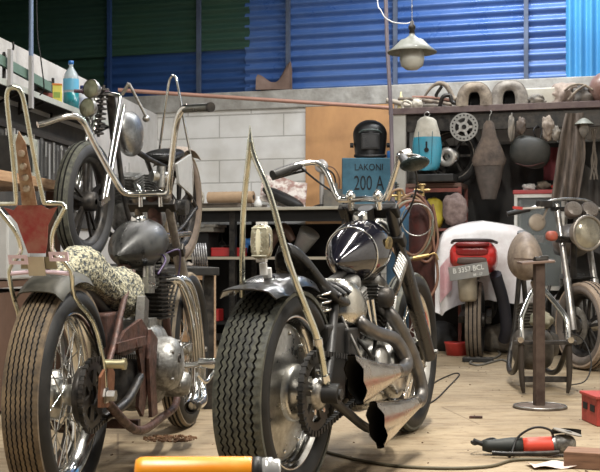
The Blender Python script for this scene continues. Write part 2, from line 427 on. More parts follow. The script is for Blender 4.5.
def rim_mb(o,r,w,lip=.012):
    pr=[(r+.004,-w),(r+.006,-w+.006),(r-lip*.4,-w+.010),(r-lip,-w*.6),(r-lip*1.9,-w*.3),(r-lip*1.9,w*.3),(r-lip,w*.6),(r-lip*.4,w-.010),(r+.006,w-.006),(r+.004,w),
        (r-.004,w-.002),(r-lip*1.5,w*.62),(r-lip*2.5,w*.3),(r-lip*2.5,-w*.3),(r-lip*1.5,-w*.62),(r-.004,-w+.002)]
    return MB().lathe(pr,o,(0,1,0),72,True)
def spokes(o,rh,rr,hy,n,m,parent,sr=.0022):
    for i in range(n):
        sgn=1 if i%2 else -1; cross=1 if (i//2)%2 else -1
        a=2*PI*i/n; ah=a+cross*.75
        p=(o[0]+rh*math.cos(ah),o[1]+sgn*hy,o[2]+rh*math.sin(ah))
        q=(o[0]+rr*math.cos(a),o[1]+sgn*.008,o[2]+rr*math.sin(a))
        part('spoke',MB().cyl(p,q,sr,seg=5),m,parent)
def sprocket_mb(o,R,teeth,th,holes=5,ri=.03):
    m=MB();y0=o[1]
    out=[]
    for i in range(teeth*4):
        a=2*PI*i/(teeth*4); r=R if i%4 in(0,1) else R-.009
        out.append((r*math.cos(a),r*math.sin(a)))
    ring=[]
    # ring with inner radius + spokes (open windows)
    n=len(out);r1=R*.70
    f=[Vector((o[0]+x,y0-th/2,o[2]+z)) for x,z in out];b=[p+Vector((0,th,0)) for p in f]
    fi=[Vector((o[0]+r1*math.cos(2*PI*i/n),y0-th/2,o[2]+r1*math.sin(2*PI*i/n))) for i in range(n)];bi=[p+Vector((0,th,0)) for p in fi]
    m.rings([f,b,bi,fi],False,True,False)
    m.lathe([(ri,-th/2),(R*.36,-th/2),(R*.36,th/2),(ri,th/2)],o,(0,1,0),32,True,sm=False)
    for k in range(holes):
        a=2*PI*k/holes+.3
        d=Vector((math.cos(a),0,math.sin(a)))
        m.bar(Vector(o)+d*R*.33,Vector(o)+d*R*.73,R*.30,th,up=(0,1,0))
    return m
def chain_mb(path,pitch,w,h):
    """closed path of (x,y,z); alternating links"""
    P=[Vector(p) for p in path];L=[0]
    for i in range(len(P)):L.append(L[-1]+(P[(i+1)%len(P)]-P[i]).length)
    def ev(s):
        s%=L[-1]
        for i in range(len(P)):
            if s<=L[i+1]:
                t=(s-L[i])/max(1e-9,L[i+1]-L[i]);return P[i].lerp(P[(i+1)%len(P)],t)
    m=MB();n=int(L[-1]/pitch)
    for k in range(n):
        a=ev(k*pitch);b=ev((k+.95)*pitch)
        m.bar(a,b,w if k%2 else w*.72,h*(1 if k%2 else .8),up=(0,0,1) if abs((b-a).normalized().z)<.9 else (1,0,0))
    return m
def fins(mb,c,axis,u,wu,wv,n,pitch,th,core=.75):
    """stack of rectangular cooling fins"""
    a=Vector(axis).normalized();u=Vector(u).normalized();v=a.cross(u).normalized();c=Vector(c)
    def slab(ce,hu,hv,ht):
        ch=.25;o=[(hu,hv*(1-ch)),(hu*(1-ch),hv),(-hu*(1-ch),hv),(-hu,hv*(1-ch)),(-hu,-hv*(1-ch)),(-hu*(1-ch),-hv),(hu*(1-ch),-hv),(hu,-hv*(1-ch))]
        A=[ce+u*x+v*y-a*ht/2 for x,y in o];B=[p+a*ht for p in A]
        mb.rings([A,B],True,False,False)
    for i in range(n): slab(c+a*pitch*(i+.5),wu/2,wv/2,th)
    slab(c+a*pitch*n/2,wu/2*core,wv/2*core,pitch*n)
    return mb

# ============================================================ LEFT CHOPPER (long fork, fleece seat)
A=thing('chopper_motorcycle','rusty framed chopper with a star shaped sissy bar and fleece covered seat, at the left','motorcycle',(-.727,3.48,0),90-7.7)
R=.337;ax=(0,0,R)
rw=part('rear_wheel',rim_mb(ax,.247,.048),chrome,A)
part('tyre',tyre_mb(ax,R,.070,.246,.05),rubber,rw)
part('tread',tread_mb(ax,R,.051,.010,[-.036,-.0215,-.007,.007,.0215,.036],zig=.0012,nz=110,gd=.006,gw=.0018),tread_brown,rw,label='ribbed tread caked with brown dirt')
part('hub',MB().lathe([(.02,-.075),(.055,-.072),(.06,-.06),(.035,-.05),(.03,-.02),(.045,-.01),(.075,0),(.08,.05),(.075,.06),(.02,.062)],ax,(0,1,0),36),alu,rw)
spokes(ax,.055,.237,.03,36,chrome,rw,.0024)
part('brake_drum',MB().lathe([(.02,-.092),(.082,-.090),(.088,-.08),(.088,-.066),(.06,-.062),(.02,-.06)],ax,(0,1,0),36),darkmetal,rw)
spr=(0,-.102,R)
part('rear_sprocket',sprocket_mb(spr,.112,38,.008,6),darkmetal,rw)
eng_s=(.60,-.102,.36)
path=[]
for i in range(19):
    a=PI/2+PI*i/18; path.append((spr[0]+.108*math.cos(a),spr[1],spr[2]+.108*math.sin(a)))
for i in range(9):
    a=-PI/2+PI*i/8; path.append((eng_s[0]+.045*math.cos(a),eng_s[1],eng_s[2]+.045*math.sin(a)))
part('drive_chain',chain_mb(path,.0127,.015,.015),darkmetal,A)
# frame
fr=MB()
for s in(-1,1):
    fr.tube([(0,s*.13,R),(.38,s*.13,.175),(.75,s*.12,.165),(1.10,s*.09,.175),(1.20,s*.05,.28),(1.13,0,.86)],.015,10,sub=5)
    fr.tube([(-.01,s*.13,.36),(.16,s*.115,.46),(.40,s*.08,.60),(.62,s*.05,.70)],.0105,10)
fr.tube([(.60,0,.70),(.85,0,.76),(1.10,0,.90)],.018,10)
fr.cyl((1.07,0,1.0),(1.14,0,.84),.028)
fr.bar((.42,-.13,.19),(.42,.13,.19),.03,.03)
fr.tube([(.46,0,.18),(.50,0,.45),(.52,0,.68)],.016,10)
part('frame',fr,rust,A,label='rust brown welded tube frame')
part('axle_plate',MB().prism([(-.05,-.04),(.03,-.05),(.09,-.02),(.10,.05),(.04,.09),(-.04,.05)],(0,-.138,R+.01),(1,0,0),(0,0,1),.008),mat('copper_plate',(.30,.13,.07),.45,.7,(.15,.07,.04),20,.7),A,bevel=.002)
part('axle_nut',MB().lathe([(.001,-.175),(.018,-.175),(.018,-.15),(.026,-.148),(.026,-.14),(.001,-.14)],(0,0,R),(0,1,0),6,sm=False),steel,A)
part('axle_adjuster',MB().cyl((.02,-.19,.43),(.02,-.13,.43),.014).cyl((.02,-.2,.43),(.02,-.19,.43),.019,seg=6),mat('brass_bolt',(.6,.55,.35),.3,.9),A)
# engine
pl=MB().prism([(.24,.44),(.30,.43),(.46,.44),(.50,.36),(.46,.24),(.52,.20),(.60,.30),(.58,.50),(.50,.54),(.30,.51),(.24,.48)],(0,-.11,0),(1,0,0),(0,0,1),.012)
part('engine_plate',pl,rust,A,bevel=.002)
part('engine_plate',MB().prism([(.58,.19),(.66,.19),(.63,.33),(.66,.46),(.57,.50),(.54,.40)],(0,-.125,0),(1,0,0),(0,0,1),.012),rust,A,bevel=.002)
part('gearbox',MB().ell((.46,0,.34),(.15,.095,.12),e=.6),darkmetal,A)
part('oil_box',MB().box((.34,0,.50),(.20,.14,.14)),rust,A,bevel=.008)
part('strap_plate',MB().bar((.18,-.118,.465),(.52,-.118,.465),.02,.03).cyl((.40,-.13,.465),(.40,-.118,.465),.012),rust,A)
part('belt_guard',MB().tube([(.12,-.10,.25),(.30,-.12,.28),(.50,-.11,.34)],.016,8),darkmetal,A)
cc=MB().ell((.84,0,.35),(.19,.115,.17),e=.7)
cc.lathe([(.001,-.19),(.06,-.186),(.088,-.17),(.10,-.145),(.10,-.09)],(.78,0,.36),(0,1,0),32)
cc.lathe([(.001,-.185),(.04,-.18),(.05,-.15),(.05,-.09)],(.93,0,.27),(0,1,0),24)
cc.box((.84,0,.50),(.17,.15,.05))
crank=part('crankcase',cc,castalu,A)
for a_ in(0,1,2,3,4): part('cover_screw',MB().cyl((.78+.085*math.cos(a_*1.256),-.178,.36+.085*math.sin(a_*1.256)),(.78+.085*math.cos(a_*1.256),-.15,.36+.085*math.sin(a_*1.256)),.007,seg=8),steel,crank)
part('oil_filler_hole',MB().torus((.75,-.187,.385),(0,1,0),.014,.005,16,8).cyl((.75,-.188,.385),(.75,-.18,.385),.012),darkmetal,crank)
fn=fins(MB(),(.95,-.02,.515),(-.04,0,1),(1,0,0),.18,.17,12,.0155,.0045)
part('finned_cylinder',fn,darkmetal,A)
hd=fins(MB(),(.96,0,.70),(-.04,0,1),(1,0,0),.15,.15,3,.014,.006)
hd.ell((.955,0,.755),(.07,.065,.03),e=.6).cyl((.93,-.09,.745),(.98,-.02,.75),.022)
part('cylinder_head',hd,castalu,A)
part('carburettor',MB().cyl((.84,-.05,.66),(.76,-.07,.66),.026).cyl((.78,-.065,.62),(.78,-.065,.72),.022).cyl((.86,-.05,.66),(.90,-.03,.66),.034),alu,A)
part('ignition_wires',MB().tube([(.93,-.08,.76),(.97,-.13,.78),(1.04,-.12,.73),(1.08,-.10,.66)],.004,6).tube([(.93,-.07,.77),(.85,-.11,.74),(.78,-.10,.69)],.004,6),mat('purple_wire',(.05,.03,.09),.4),A)
for k,dy in enumerate((0,.032)):
    part('exhaust_pipe',MB().tube([(.97+.02*k,-.07,.665-.01*k),(1.06+.05*k,-.115-dy*.5,.655),(1.13+.05*k,-.145-dy*.3,.54),(1.20+.04*k,-.15-dy*.3,.36),(1.20+.04*k,-.15-dy*.4,.235),(1.12+.04*k,-.155-dy,.18),(1.03,-.16-dy,.172)],.0165,12),chrome,A)
part('exhaust_tip',MB().lathe([(.018,.10),(.021,.05),(.026,0),(.022,0),(.018,.05),(.015,.1)],(.99,-.175,.172),(1,0,.02),20,True),darkmetal,A)
part('foot_peg',MB().cyl((1.02,-.13,.33),(1.02,-.26,.34),.012).cyl((1.02,-.2,.34),(1.02,-.28,.34),.02),chrome,A)
part('brake_pedal',MB().tube([(.98,-.20,.30),(1.08,-.21,.26),(1.16,-.22,.28),(1.22,-.24,.32)],.008,8),chrome,A)
# tank
def teard(p):
    t=(p.x+1)/2; k=.52+.48*math.sin(min(1,t*1.25)*PI/2) if t<.8 else 1
    return Vector((p.x,p.y*k,p.z*(k*.95+.05)+(.05 if p.z<0 else 0)))
tk=part('fuel_tank',MB().ell((.84,0,.795),(.25,.110,.100),(0,-9,0),32,20,teard),darktank,A,label='scuffed dark grey metal fuel tank')
part('tank_cap',MB().lathe([(.001,.022),(.026,.02),(.03,.008),(.03,0)],(.87,0,.888),(0,0,1)),chrome,tk)
# seat with fleece
secs=[(-.03,.66,.70,.02),(.03,.655,.745,.045),(.12,.655,.785,.058),(.22,.645,.795,.064),(.31,.62,.755,.068),(.38,.60,.71,.074),(.45,.575,.70,.080),(.53,.545,.72,.086),(.60,.53,.72,.088),(.67,.535,.70,.082),(.72,.56,.665,.06),(.745,.59,.63,.03)]
rg=[]
for x,z0,z1,w in secs:
    row=[];zc=(z0+z1)/2;h=(z1-z0)/2
    for k in range(28):
        a=2*PI*k/28;c_,s_=math.cos(a),math.sin(a)
        p=Vector((x,w*math.copysign(abs(c_)**.75,c_),zc+h*math.copysign(abs(s_)**.8,s_)))
        p+=Vector((0,c_,s_))*(.006*mnoise.noise(p*30)); row.append(p)
    rg.append(row)
st=MB().rings(rg,True)
so=part('fleece_seat',st,fleece,A,label='seat wrapped in mottled cream and grey fleece')
ss=so.modifiers.new('sub','SUBSURF');ss.levels=ss.render_levels=2
tx=bpy.data.textures.new('fluff','CLOUDS');tx.noise_scale=.012
dm=so.modifiers.new('fluff','DISPLACE');dm.texture=tx;dm.strength=.014;dm.mid_level=.5
part('seat_pan',MB().tube([(.0,0,.645),(.25,0,.635),(.45,0,.565),(.80,0,.545)],.03,8),darkmetal,A)
part('battery_cover',MB().prism([(.52,.50),(.58,.49),(.60,.60),(.55,.62)],(0,-.10,0),(1,0,0),(0,0,1),.03),steel,A,bevel=.006)
# rear fender (short, seen from behind)
P=[]
for i in range(15):
    a=math.radians(72+50*i/14); row=[]
    for j in range(9):
        t=-1+2*j/8; r=.377-.020*abs(t)**3-(.016 if abs(t)>.95 else 0)
        row.append((r*math.cos(a),t*.074,R+r*math.sin(a)))
    P.append(row)
part('rear_mudguard',MB().grid(P,.004),mat('olive_grey_metal',(.035,.034,.027),.45,.3,(.10,.095,.075),18,.6),A)
# sissy bar: tall loop, star outline, fender legs
x0=-.17;lean=lambda z:x0-.40*(z-.72)
def S(y,z):return (lean(z),y,z)
sb=MB()
cx=0
half=[(0,1.215),(.014,1.210),(.022,1.193),(.025,1.165),(.030,1.05),(.038,.93),(.042,.905),(.093,.905),(.100,.893),(.058,.83),(.048,.79),(.052,.765),(.092,.715),(.092,.64)]
for s in(-1,1):
    pts=[S(s*y,z) for y,z in half]
    pts2=pts+[(-.03,s*.115,.56),(.0,s*.135,.45),(.01,s*.14,.36)]
    sb.tube(pts2[:4],.0068,10); sb.tube(pts2[3:7],.0068,10,sub=3); sb.tube([pts2[5]]+pts2[6:9],.0068,10,False); sb.tube(pts2[8:],.0068,10,sub=3)
sis=part('sissy_bar',sb,chrome_warm,A,label='tall chrome sissy bar bent into a star outline')
star=[(-.080,.896),(-.055,.888),(-.035,.90),(.035,.90),(.05,.886),(.078,.894),(.045,.85),(.034,.80),(.026,.765),(-.026,.765),(-.034,.79),(-.045,.845)]
def leanplate(out,th,off):
    A_=[Vector(S(y,z))+Vector((off,0,0)) for y,z in out];B_=[p+Vector((-th,0,0)) for p in A_]
    return MB().rings([A_,B_],True,False,False)
part('red_star_panel',leanplate(star,.004,-.002),rustred,sis,label='red painted star panel with chipped white edges')
part('rusty_strip',leanplate([(-.022,.90),(.022,.90),(.018,.99),(.014,1.07),(.0,1.10),(-.014,1.07),(-.018,.99)],.004,-.005),rusttin,sis)
for zz in(1.04,1.005,.975,.945): part('round_stud',MB().ell((lean(zz)-.012,0,zz),(.003,.011,.011)),mat('stud_tin',(.42,.36,.26),.5,.4,(.2,.1,.06),60,.8),sis)
part('tin_tab',leanplate([(-.02,.70),(.03,.70),(.03,.755),(-.02,.755)],.004,-.008),mat('cream_tin',(.62,.55,.42),.5,.3),sis)
part('cross_bracket',leanplate([(-.055,.72),(.055,.72),(.05,.755),(-.05,.755)],.006,.004),mat('olive_bracket',(.30,.27,.18),.5,.4),sis)
for s in(-1,1):
    m_=MB();yc=.050 if s>0 else -.072;
    z0,z1=(.733,.760) if s>0 else (.742,.769)
    y0,y1=(yc-.028,yc+.028)
    fr_=[(y0,z0),(y1,z0),(y1,z1),(y0,z1)]
    hole=[(y0+.009,z0+.010),(y1-.009,z0+.010),(y1-.009,z1-.010),(y0+.009,z1-.010)]
    def V(p,o): q=Vector(S(*p));return q+Vector((o,0,0))
    m_.rings([[V(p,-.03) for p in fr_],[V(p,-.03) for p in hole],[V(p,-.024) for p in hole],[V(p,-.024) for p in fr_]],False,True,False)
    part('indicator_frame',m_,pinkplastic,sis,label='pale pink rectangular frame')
part('cross_bar',MB().tube([S(-.098,.705),S(0,.712),S(.098,.705)],.006,8),pinkplastic,sis)
# handlebar
hb=MB().tube([(1.04,-.03,1.00),(1.03,-.075,1.005),(1.0,-.09,1.06),(.95,-.125,1.25),(.90,-.165,1.312),(.85,-.215,1.308),(.75,-.30,1.298)],.0125,12)
hb.tube([(1.04,-.03,1.00),(1.04,.03,1.0),(1.03,.10,1.005),(1.0,.135,1.06),(.96,.20,1.19),(.92,.235,1.275),(.84,.265,1.285),(.78,.33,1.255),(.76,.355,1.245)],.0125,12)
hbo=part('handlebar',hb,chrome,A)
part('hand_grip',MB().tube([(.90,-.17,1.312),(.85,-.215,1.309),(.75,-.30,1.298)],[.014,.0155,.0155],12),mat('gunmetal',(.16,.17,.16),.25,.9),hbo)
part('grip_end',MB().cyl((.75,-.30,1.298),(.742,-.308,1.297),.018),darkmetal,hbo)
for s in(-1,1):
    part('riser',MB().cyl((1.05,s*.04,.95),(1.045,s*.04,1.0),.010).ell((1.045,s*.04,1.0),(.018,.014,.017)),chrome,A)
# fork and front wheel
fa=(1.62,0,.345)
fkm=mat('dusty_fork',(.30,.27,.23),.35,.7,(.12,.10,.085),14,.9)
for s in(-1,1):
    part('fork_leg',MB().tube([(1.05,s*.062,.99),(1.23,s*.066,.765),(1.24,s*.066,.75),(fa[0]-.02,s*.070,fa[2]-.02)],[.017,.017,.024,.024],14,False),fkm,A)
part('fork_clamp',MB().box((1.075,0,.955),(.05,.19,.03),(0,38,0)),darkmetal,A,bevel=.004)
part('fork_clamp',MB().box((1.215,0,.78),(.05,.19,.035),(0,38,0)),darkmetal,A,bevel=.004)
fw=part('front_wheel',rim_mb(fa,.262,.028),chrome,A)
part('tyre',tyre_mb(fa,.345,.046,.262,.03),rubber,fw)
part('tread',tread_mb(fa,.345,.034,.012,[-.018,0,.018],gd=.004),rubberdust,fw)
part('hub',MB().lathe([(.015,-.06),(.04,-.055),(.045,-.03),(.03,-.02),(.03,.02),(.045,.03),(.04,.055),(.015,.06)],fa,(0,1,0),24),alu,fw)
spokes(fa,.04,.254,.03,32,steel,fw,.0018)
part('axle',MB().cyl((fa[0],-.10,fa[2]),(fa[0],.10,fa[2]),.011),steel,A)
part('side_stand',MB().tube([(.62,.12,.19),(.60,.19,.08),(.58,.24,.012)],.012,8),darkmetal,A)

# ============================================================ CENTRE CHOPPER (black, A-frame sissy bar)
B=thing('chopper_motorcycle','glossy black chopper with pointed A shaped sissy bar and flared twin silencers, in the centre','motorcycle',(-.068,3.62,0),90-21.8)
R=.330;ax=(0,0,R)
rw=part('rear_wheel',rim_mb(ax,.238,.06,.016),chrome,B)
part('tyre',tyre_mb(ax,R,.086,.236,.07),rubber,rw)
part('tread',tread_mb(ax,R,.076,.012,[-.052,-.031,-.0105,.0105,.031,.052],zig=.0034,nz=76,gd=.0065,gw=.0026),tread_dark,rw,label='sawtooth grooved tread')
dish=MB().lathe([(.225,-.012),(.19,-.028),(.13,-.030),(.075,-.05),(.07,-.05),(.07,.02),(.13,.0),(.19,.0),(.225,.012)],ax,(0,1,0),64,True)
part('wheel_disc',dish,alu,rw)
for k in range(10):
    a=2*PI*k/10+.2
    part('disc_rivet',MB().ell((.185*math.cos(a),-.030,R+.185*math.sin(a)),(.008,.005,.008),seg=10,rg=6),chrome,rw)
part('hub',MB().lathe([(.02,-.098),(.05,-.096),(.055,-.088),(.062,-.08),(.085,-.07),(.09,-.06),(.09,.03),(.08,.05),(.02,.06)],ax,(0,1,0),40),alu,rw)
spr=(0,-.125,R)
part('rear_sprocket',sprocket_mb(spr,.128,40,.010,5,.028),darkmetal,rw)
part('sprocket_carrier',MB().lathe([(.02,-.155),(.042,-.15),(.052,-.132),(.052,-.10),(.02,-.10)],ax,(0,1,0),30),steel,rw)
for k in range(5):
    a=2*PI*k/5+.3
    part('carrier_bolt',MB().cyl((.066*math.cos(a),-.14,R+.066*math.sin(a)),(.066*math.cos(a),-.128,R+.066*math.sin(a)),.010,seg=6),chrome,rw)
path=[]
for i in range(19):
    a=PI/2+PI*i/18; path.append((.126*math.cos(a),-.125,R+.126*math.sin(a)))
for i in range(9):
    a=-PI/2+PI*i/8; path.append((.58+.045*math.cos(a),-.125,.34+.045*math.sin(a)))
part('drive_chain',chain_mb(path,.0127,.020,.018),satinblack,B)
part('axle_block',MB().cyl((-.0,-.135,R),(0,-.205,R),.030,seg=20).cyl((0,-.205,R),(0,-.212,R),.018,seg=6).box((.03,-.165,R),(.10,.03,.05)),satinblack,B,bevel=.003)
fr=MB()
for s in(-1,1):
    fr.tube([(0,s*.16,R),(.20,s*.155,.25),(.50,s*.14,.15),(.80,s*.12,.14),(.98,s*.08,.20),(1.02,s*.03,.5),(.93,0,.80)],.016,10,sub=5)
    fr.tube([(0,s*.16,R+.01),(.18,s*.11,.46),(.36,s*.06,.62)],.015,10)
fr.tube([(.34,0,.62),(.60,0,.70),(.90,0,.84)],.018,10)
fr.cyl((.86,0,.94),(.94,0,.78),.03)
fr.tube([(.36,0,.15),(.38,0,.4),(.38,0,.62)],.015,10)
part('frame',fr,satinblack,B)
# engine: V-twin
cc=MB().ell((.74,0,.33),(.22,.115,.15),e=.65)
cc.lathe([(.001,-.175),(.07,-.17),(.105,-.15),(.11,-.10)],(.80,0,.33),(0,1,0),32)
cc.lathe([(.001,-.16),(.05,-.155),(.075,-.14),(.08,-.1)],(.64,0,.36),(0,1,0),28)
crank=part('crankcase',cc,alu,B)
for k in range(6):
    a=k*PI/3; part('cover_screw',MB().cyl((.80+.092*math.cos(a),-.163,.33+.092*math.sin(a)),(.80+.092*math.cos(a),-.14,.33+.092*math.sin(a)),.007,seg=8),steel,crank)
for nm,c_,ax_ in (('r',(.66,0,.44),(-.34,0,.94)),('f',(.83,0,.44),(.40,0,.92))):
    part('finned_cylinder',fins(MB(),c_,ax_,(0,1,0),.15,.145,8,.0165,.005),darkmetal,B)
    t_=Vector(c_)+Vector(ax_)*.145
    part('cylinder_head',fins(MB(),t_,ax_,(0,1,0),.155,.15,4,.013,.006).ell(t_+Vector(ax_)*.075,(.075,.065,.032),(0,-math.degrees(math.atan2(ax_[0],ax_[2]))*-1,0),e=.6),castalu,B)
part('pushrod_tube',MB().cyl((.70,-.09,.40),(.60,-.09,.60),.010),chrome,B)
part('pushrod_tube',MB().cyl((.74,-.09,.40),(.66,-.09,.60),.010),chrome,B)
part('pushrod_tube',MB().cyl((.80,-.09,.40),(.90,-.09,.60),.010),chrome,B)
part('pushrod_tube',MB().cyl((.84,-.09,.40),(.95,-.09,.60),.010),chrome,B)
part('gearbox',MB().ell((.47,0,.33),(.12,.09,.11),e=.6),darkmetal,B)
part('primary_cover',MB().ell((.60,.13,.33),(.30,.03,.12),e=.7),alu,B)
part('ribbed_horn_cover',(lambda m:[m.tube([(.90+.014*k,-.10,.60+.012*k),(.885+.014*k,-.13,.655+.012*k),(.90+.014*k,-.10,.71+.010*k)],.0065,8) for k in range(7)] and m)(MB()),steel,B)
# oil tank (polished)
def oilfn(p): return Vector((p.x,p.y,p.z*(1-.25*p.x)))
part('oil_tank',MB().ell((.47,-.02,.575),(.105,.105,.085),(0,20,0),28,16,oilfn,.72),mat('polished_oil_tank',(.60,.59,.54),.2,1,(.32,.30,.25),12,.6),B)
# seat
secs=[(.05,.775,.80,.025),(.08,.745,.80,.05),(.14,.70,.765,.07),(.21,.645,.71,.085),(.30,.60,.665,.095),(.38,.585,.635,.108),(.46,.59,.64,.10),(.54,.605,.665,.08),(.62,.63,.69,.05),(.66,.65,.69,.02)]
rg=[]
for x,z0,z1,w in secs:
    zc=(z0+z1)/2;h=(z1-z0)/2
    rg.append([Vector((x,w*math.copysign(abs(math.cos(a))**.7,math.cos(a)),zc+h*math.copysign(abs(math.sin(a))**.8,math.sin(a))-.02*(math.cos(a)**2))) for a in [2*PI*k/24 for k in range(24)]])
s_=part('seat',MB().rings(rg,True),leather,B);q=s_.modifiers.new('s','SUBSURF');q.levels=q.render_levels=1
rib=MB()
for k in range(5):
    x=.30+.05*k; rib.tube([(x,-.10,.632-.012+.004*k),(x,-.05,.648+.004*k),(x,.05,.648+.004*k),(x,.1,.62+.004*k)],.010,8)
part('seat_ribs',rib,leather,s_)
part('seat_spring',MB().tube([(.22+.022*math.cos(t*.8),-.07+.022*math.sin(t*.8),.56+.0035*t) for t in range(24)],.004,6,False),chrome,B)
part('dark_filler_box',MB().box((.27,0,.40),(.17,.20,.26)),satinblack,B,bevel=.01)  # black box added to darken the gap between wheel and engine
part('coil_cover',MB().box((.40,-.09,.46),(.12,.05,.10)).cyl((.44,-.12,.30),(.44,-.09,.30),.05),satinblack,B,bevel=.006)
part('oil_line',MB().tube([(.40,-.08,.52),(.46,-.13,.44),(.55,-.13,.40),(.62,-.12,.46)],.007,8),cable,B)
part('oil_line',MB().tube([(.36,-.08,.55),(.38,-.14,.42),(.50,-.15,.30),(.64,-.14,.26)],.006,8),steel,B)
# tank
def tb(p):
    t=(p.x+1)/2; k=.45+.55*math.sin(min(1,t*1.35)*PI/2)
    return Vector((p.x,p.y*k,p.z*k))
tk=part('fuel_tank',MB().ell((.755,0,.772),(.235,.120,.122),(0,-10,0),40,24,tb),blacktank,B,label='gloss black fuel tank')
st_=MB()
for xx in(.70,):
    c0=Vector((.755,0,.772));R_=Euler((0,math.radians(-10),0)).to_matrix();P=[]
    px=(xx-.755)/.235; k=.45+.55*math.sin(min(1,((px+1)/2)*1.35)*PI/2);q=math.sqrt(1-px*px)
    for w_ in (-.012,.012):
        P.append([c0+R_@Vector((xx-.755+w_,(.120*k*q+.0015+.014*w_)*math.cos(a),(.122*k*q+.0015+.014*w_)*math.sin(a))) for a in [2*PI*j/40 for j in range(41)]])
    st_.tube([ (P[0][j]+P[1][j])/2 for j in range(0,40,2)],.0035,6,closed=True)
part('tank_pinstripe',st_,chrome,tk)
part('tank_cap',MB().lathe([(.001,.03),(.025,.028),(.03,.012),(.03,0)],(.80,0,.895),(-.1,0,1)),chrome,tk)
part('tank_badge',MB().ell((.80,-.112,.80),(.045,.006,.030),(8,0,0)),mat('gold_badge',(.35,.26,.10),.3,.6,(.05,.04,.02),40,.9),tk)
# rear mudguard
P=[]
for i in range(17):
    a=math.radians(68+60*i/16); row=[]
    for j in range(11):
        t=-1+2*j/10; r=.372-.02*abs(t)**3-(.018 if abs(t)>.95 else 0)+(.012*(i-12) if i>12 else 0)
        row.append((r*math.cos(a),t*.094,R+r*math.sin(a)))
    P.append(row)
part('rear_mudguard',MB().grid(P,.004),blackpaint,B)
# sissy bar
sb=MB()
tip=(-.215,0,1.105)
sb.tube([tip,(-.205,.010,1.05),(-.165,.045,.90),(-.115,.072,.74),(-.075,.09,.63)],.009,10,sub=4)
sb.tube([tip,(-.205,-.010,1.05),(-.195,-.055,.94),(-.155,-.095,.75),(-.115,-.125,.63),(-.05,-.152,.50),(.0,-.16,.36)],[.008,.009,.0095,.0105,.011,.0115,.0115],10,sub=4)
sb.lathe([(.001,.03),(.006,.0),(.010,-.02)],(-.216,0,1.115),(-.05,0,1),10)
sis=part('sissy_bar',sb,chrome_warm,B,label='tall pointed sissy bar of tarnished chrome')
part('collar',MB().cyl((-.052,-.152,.505),(-.045,-.1525,.485),.015),chrome,sis)
part('collar',MB().cyl((-.012,-.159,.39),(-.004,-.16,.37),.016),chrome,sis)
# tail lamp
tl=part('tail_lamp',MB().ell((-.13,0,.80),(.028,.030,.052),e=.5),mat('brown_lamp_glass',(.20,.18,.12),.15,.2,(.42,.40,.30),40,.8),B,label='upright oval lamp with a clear ribbed lens')
part('lamp_bezel',MB().torus((0,0,0),(1,0,0),.031,.003,28),chrome,tl)
o=[c for c in tl.children if c.name.startswith('lamp_bezel')][0]; o.scale=(1,1,1.62);o.location=(-.14,0,.80)
for k in range(7): part('lens_rib',MB().tube([(-.150,-.024,.757+.014*k),(-.158,0,.757+.014*k),(-.150,.024,.757+.014*k)],.003,6),glassclear,tl)
part('lens_core',MB().ell((-.156,0,.80),(.008,.009,.045)),mat('lens_core_white',(.85,.82,.62),.2),tl)  # plain cream white core, no emission
for z in(.746,.853): part('lamp_tab',MB().box((-.13,0,z),(.02,.03,.016)),whiteplastic,tl)
part('lamp_stem',MB().cyl((-.12,0,.735),(-.115,0,.70),.012).cyl((-.09,0,.72),(-.085,0,.69),.014),whiteplastic,B)
# exhausts
def megaphone(x0,z0,x1,z1,y):
    secs=[];n=12
    for i in range(n+1):
        t=i/n; x=x0+(x1-x0)*t; z=z0+(z1-z0)*t
        hv=.060*(1-t)**1.2+.027; hw=.006*(1-t)+.026
        row=[]
        for k in range(28):
            a=2*PI*k/28
            fl=(.014*math.cos(a*7) if i==0 else 0)-.045*math.sin(a)*(1-t)**2
            row.append(Vector((x+fl,y+hw*math.cos(a),z+hv*math.sin(a)+.02*(1-t)**2)))
        secs.append(row)
    cen=[sum(r,Vector())/len(r) for r in secs]
    inn=[[c+(p-c)*.95 for p in r] for r,c in zip(secs,cen)]
    m=MB();m.rings(secs+list(reversed(inn)),False);
    return m,inn
for x0,z0,x1,z1,y,pipe in ((.15,.340,.60,.345,-.205,[(.60,-.205,.345),(.69,-.205,.345),(.745,-.195,.375),(.70,-.165,.45),(.56,-.135,.485),(.46,-.12,.52),(.52,-.07,.56)]),
                     (.37,.165,.84,.205,-.205,[(.84,-.205,.205),(.90,-.205,.21),(.935,-.20,.26),(.90,-.175,.38),(.84,-.145,.48),(.80,-.115,.54),(.84,-.07,.56)])):
    m,inn=megaphone(x0,z0,x1,z1,y)
    sl=part('silencer',m,mat('silencer_chrome',(.72,.66,.58),.16,1,(.45,.38,.30),10,.6),B,label='flared chrome silencer with a scalloped open mouth')
    ln=[]
    for r_ in inn[:7]:
        c_=sum(r_,Vector())/len(r_); ln.append([c_+(p-c_)*.985 for p in r_])
    mm=MB().rings(ln,False);mm.add(ln[-1],[tuple(range(len(ln[-1])))],False)
    part('silencer_mouth',mm,black,sl,label='black inside of the flared mouth')
    part('exhaust_pipe',MB().tube(pipe,.026,14),mat('dull_pipe',(.20,.19,.18),.28,.9,(.08,.075,.07),10,.7),B)
part('air_cleaner',MB().lathe([(.001,-.14),(.03,-.135),(.04,-.125),(.04,-.09)],(.775,0,.60),(0,1,0),28),darkmetal,B)
